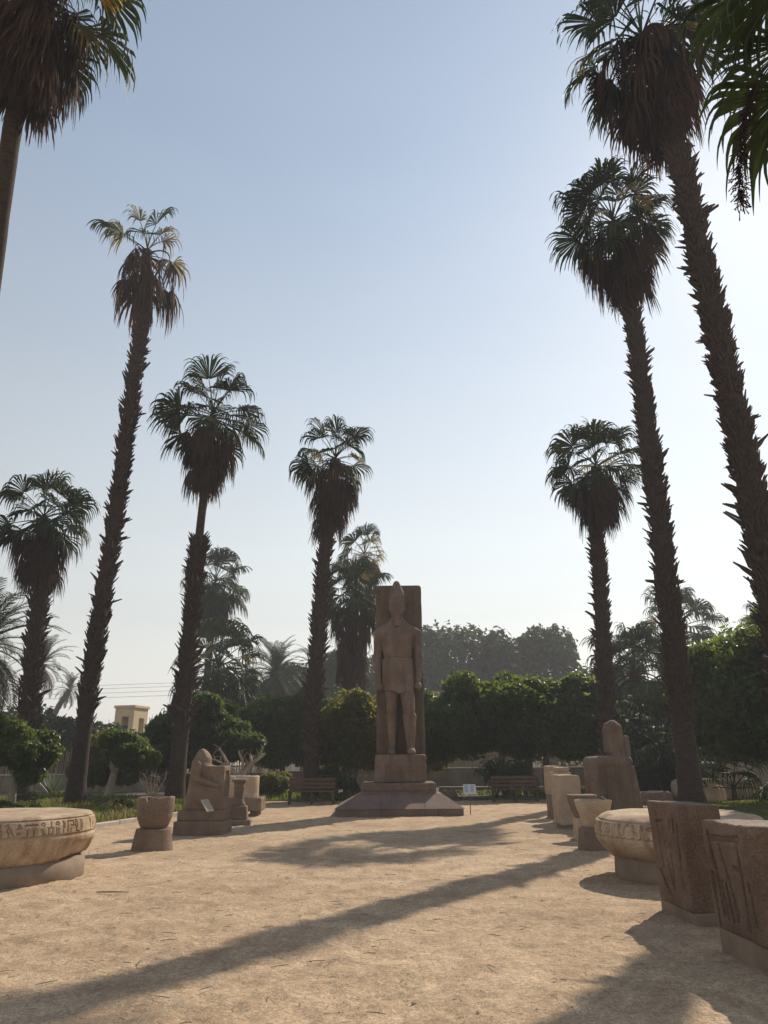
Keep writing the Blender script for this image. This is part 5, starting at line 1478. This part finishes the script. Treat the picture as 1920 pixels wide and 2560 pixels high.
# tower building
def tower():
    root = empty('tower_building', (-20.7, 60, 0), R(-14), 'cream plastered tower with a tall dark opening behind the trees on the left', 'building')
    P = M['plaster']
    w, dp, H = .86, 1.0, 5.5
    t = .30
    MB().box((-w, -dp, -.3), (-.20, -dp + t, H)).build('wall', P, root)
    MB().box((.42, -dp, -.3), (w, -dp + t, H)).build('wall', P, root)
    MB().box((-.20, -dp + .002, 4.85), (.42, -dp + t - .002, H)).build('lintel', P, root)
    MB().box((-.20, -dp + .002, -.3), (.42, -dp + t - .002, 1.6)).build('wall', P, root)
    MB().box((-w, -dp + t, -.3), (-w + t, dp, H)).build('wall', P, root)
    MB().box((w - t, -dp + t, -.3), (w, -.2, H)).build('wall', P, root)
    MB().box((w - t, .55, -.3), (w, dp, H)).build('wall', P, root)
    MB().box((w - t + .002, -.2, 4.75), (w - .002, .55, H)).build('lintel', P, root)
    MB().box((w - t + .002, -.2, -.3), (w - .002, .55, 1.6)).build('wall', P, root)
    MB().box((-w + t, dp - t, -.3), (-.25, dp, H)).build('wall', P, root)
    MB().box((.05, dp - t, -.3), (w - t, dp, H)).build('wall', P, root)
    MB().box((-.25, dp - t + .002, -.3), (.05, dp - .002, 3.6)).build('wall', P, root)
    MB().box((-.19, -dp + .20, 1.6), (.41, -dp + .25, 4.2)).build('opening_shade', M['dark'], root)  # dark sheet standing in for the shade inside the tall opening
    MB().box((-w - .10, -dp - .10, H + .003), (w + .10, dp + .10, H + .22), bev=.02).build('roof', P, root)
tower()
def low_house():
    root = empty('low_building', (-27.3, 60, 0), R(5), 'low cream building with a stub chimney behind the left trees', 'building')
    MB().box((-1.6, 0, -.3), (.9, 3, 4.75)).build('wall', M['plaster'], root)
    MB().box((-1.65, -.05, 4.753), (.95, 3.05, 4.92)).build('parapet', M['plaster'], root)
    r = MB().box((-.35, .4, 4.92), (-.02, .7, 5.6)).build('chimney', M['dark'], root); 
    MB().box((.45, -.02, 3.4), (.75, .02, 4.3)).build('window', M['dark'], root)
low_house()
def shed():
    root = empty('flat_roof_building', (5.6, 52, 0), R(6), 'long brown flat-roofed building between the statue and the hedge', 'building')
    MB().box((-6, 0, -.3), (4.2, 5, 5.75)).build('wall', M['plaster_brown'], root)
    MB().box((-6.15, -.15, 5.753), (4.35, 5.15, 5.98), bev=.02).build('roof', M['plaster_brown'], root)
    for x in (-4.5, -1.6, 1.2):
        w = MB().box((x, -.03, 4.3), (x + .7, .01, 5.1)).build('window', M['post_wood'], root)
        MB().box((x + .06, -.045, 4.36), (x + .64, -.032, 5.04)).build('pane', M['dark'], w)
    MB().tube([(.5, .4, 5.98), (.85, .4, 7.3)], [.03, .02], 6).build('antenna', M['metal'], root)
shed()

# overhead wires between two poles outside the view
def wires():
    for k, (z0, z1, lab) in enumerate([(8.55, 8.10, 'topmost thin overhead wire above the left buildings'), (8.20, 7.78, 'second overhead wire from the top on the left'),
                                       (7.75, 7.38, 'third overhead wire from the top on the left'), (7.35, 6.95, 'lowest overhead wire above the left buildings')]):
        P = [(-75 + i * 6.0, 70, z0 + 1.3 + (z1 - z0) * (i / 12) - 2.2 * (1 - (i / 6 - 1) ** 2) * .6) for i in range(13)]
        mb = MB(); mb.tube(P, .014, 4, False)
        tag(mb.build('overhead_wire', M['wire']), lab, 'wire', 'overhead wires on the left')
wires()

# boulders and fragments on the right
rock_block('stone_fragment', 'long pale stone beam lying behind the young palm on the right', 'stone', (12.7, 28.7, 0), -.05, [('block', (0, 0, .32), (1.25, .35, .40), .08, .05, PS, .96)])
rock_block('boulder', 'rounded pale boulder left of the long stone beam', 'boulder', (10.9, 28.1, 0), .3, [('block', (0, 0, .32), (.36, .36, .42), .25, .08, PS, .85)])
rock_block('boulder', 'pale boulder just left of the young palm', 'boulder', (11.75, 27.6, 0), .2, [('block', (0, 0, .22), (.48, .36, .34), .22, .08, PS, .85)])
rock_block('boulder', 'pale boulder at the right edge behind the lawn', 'boulder', (14.4, 28.0, 0), .2, [('block', (0, 0, .26), (.5, .4, .36), .22, .08, PS, .85)])
rock_block('stone_fragment', 'upright pale leaning stone at the right behind the young palm', 'stone', (13.4, 29.2, 0), -.1, [('block', (0, 0, .75), (.52, .35, .85), .08, .05, PS, .68)])
rock_block('stone_fragment', 'tall tapering grey stone between the seated statue and the palm trunk', 'stone', (10.35, 32.5, 0), 0, [('block', (0, 0, 1.1), (.55, .4, 1.2), .06, .03, M['concrete'], .62)])
rock_block('stone_fragment', 'low brown stone lying in the grass left of the tall palm trunk', 'stone', (9.0, 26.3, 0), .1, [('block', (0, 0, .15), (.75, .35, .26), .08, .05, PK, .95)])
rock_block('stone_fragment', 'flat dark stone behind the seated statue on the right', 'stone', (7.6, 28.0, 0), -.1, [('block', (0, 0, .08), (.8, .4, .16), .05, .04, PK, .98)])
rock_block('stone_fragment', 'low pale rubble stone behind the tall statue on the right', 'stone', (2.2, 31.2, 0), .1, [('block', (0, 0, .1), (.7, .3, .18), .08, .06, PK, .9)])
rock_block('stone_fragment', 'leaning stone slab behind the young palm left of the statue', 'stone', (-1.2, 34.2, 0), .2, [('block', (0, 0, .35), (.45, .12, .5), .04, .03, PS, .9)])

# ------------------------------------------------------------------ air
def haze():
    m, n, l = new_mat('haze')
    v = N(n, 'VolumePrincipled')
    v.inputs['Color'].default_value = (.91, .91, .93, 1)
    v.inputs['Density'].default_value = HAZE
    v.inputs['Anisotropy'].default_value = .1
    o = N(n, 'OutputMaterial'); l.new(v.outputs[0], o.inputs['Volume'])
    mb = MB(); mb.box((-400, -60, -1.5), (400, 700, 31))
    tag(mb.build('haze', m), 'thin dusty haze in the air', 'haze', kind='stuff')
HAZE = .0014
haze()
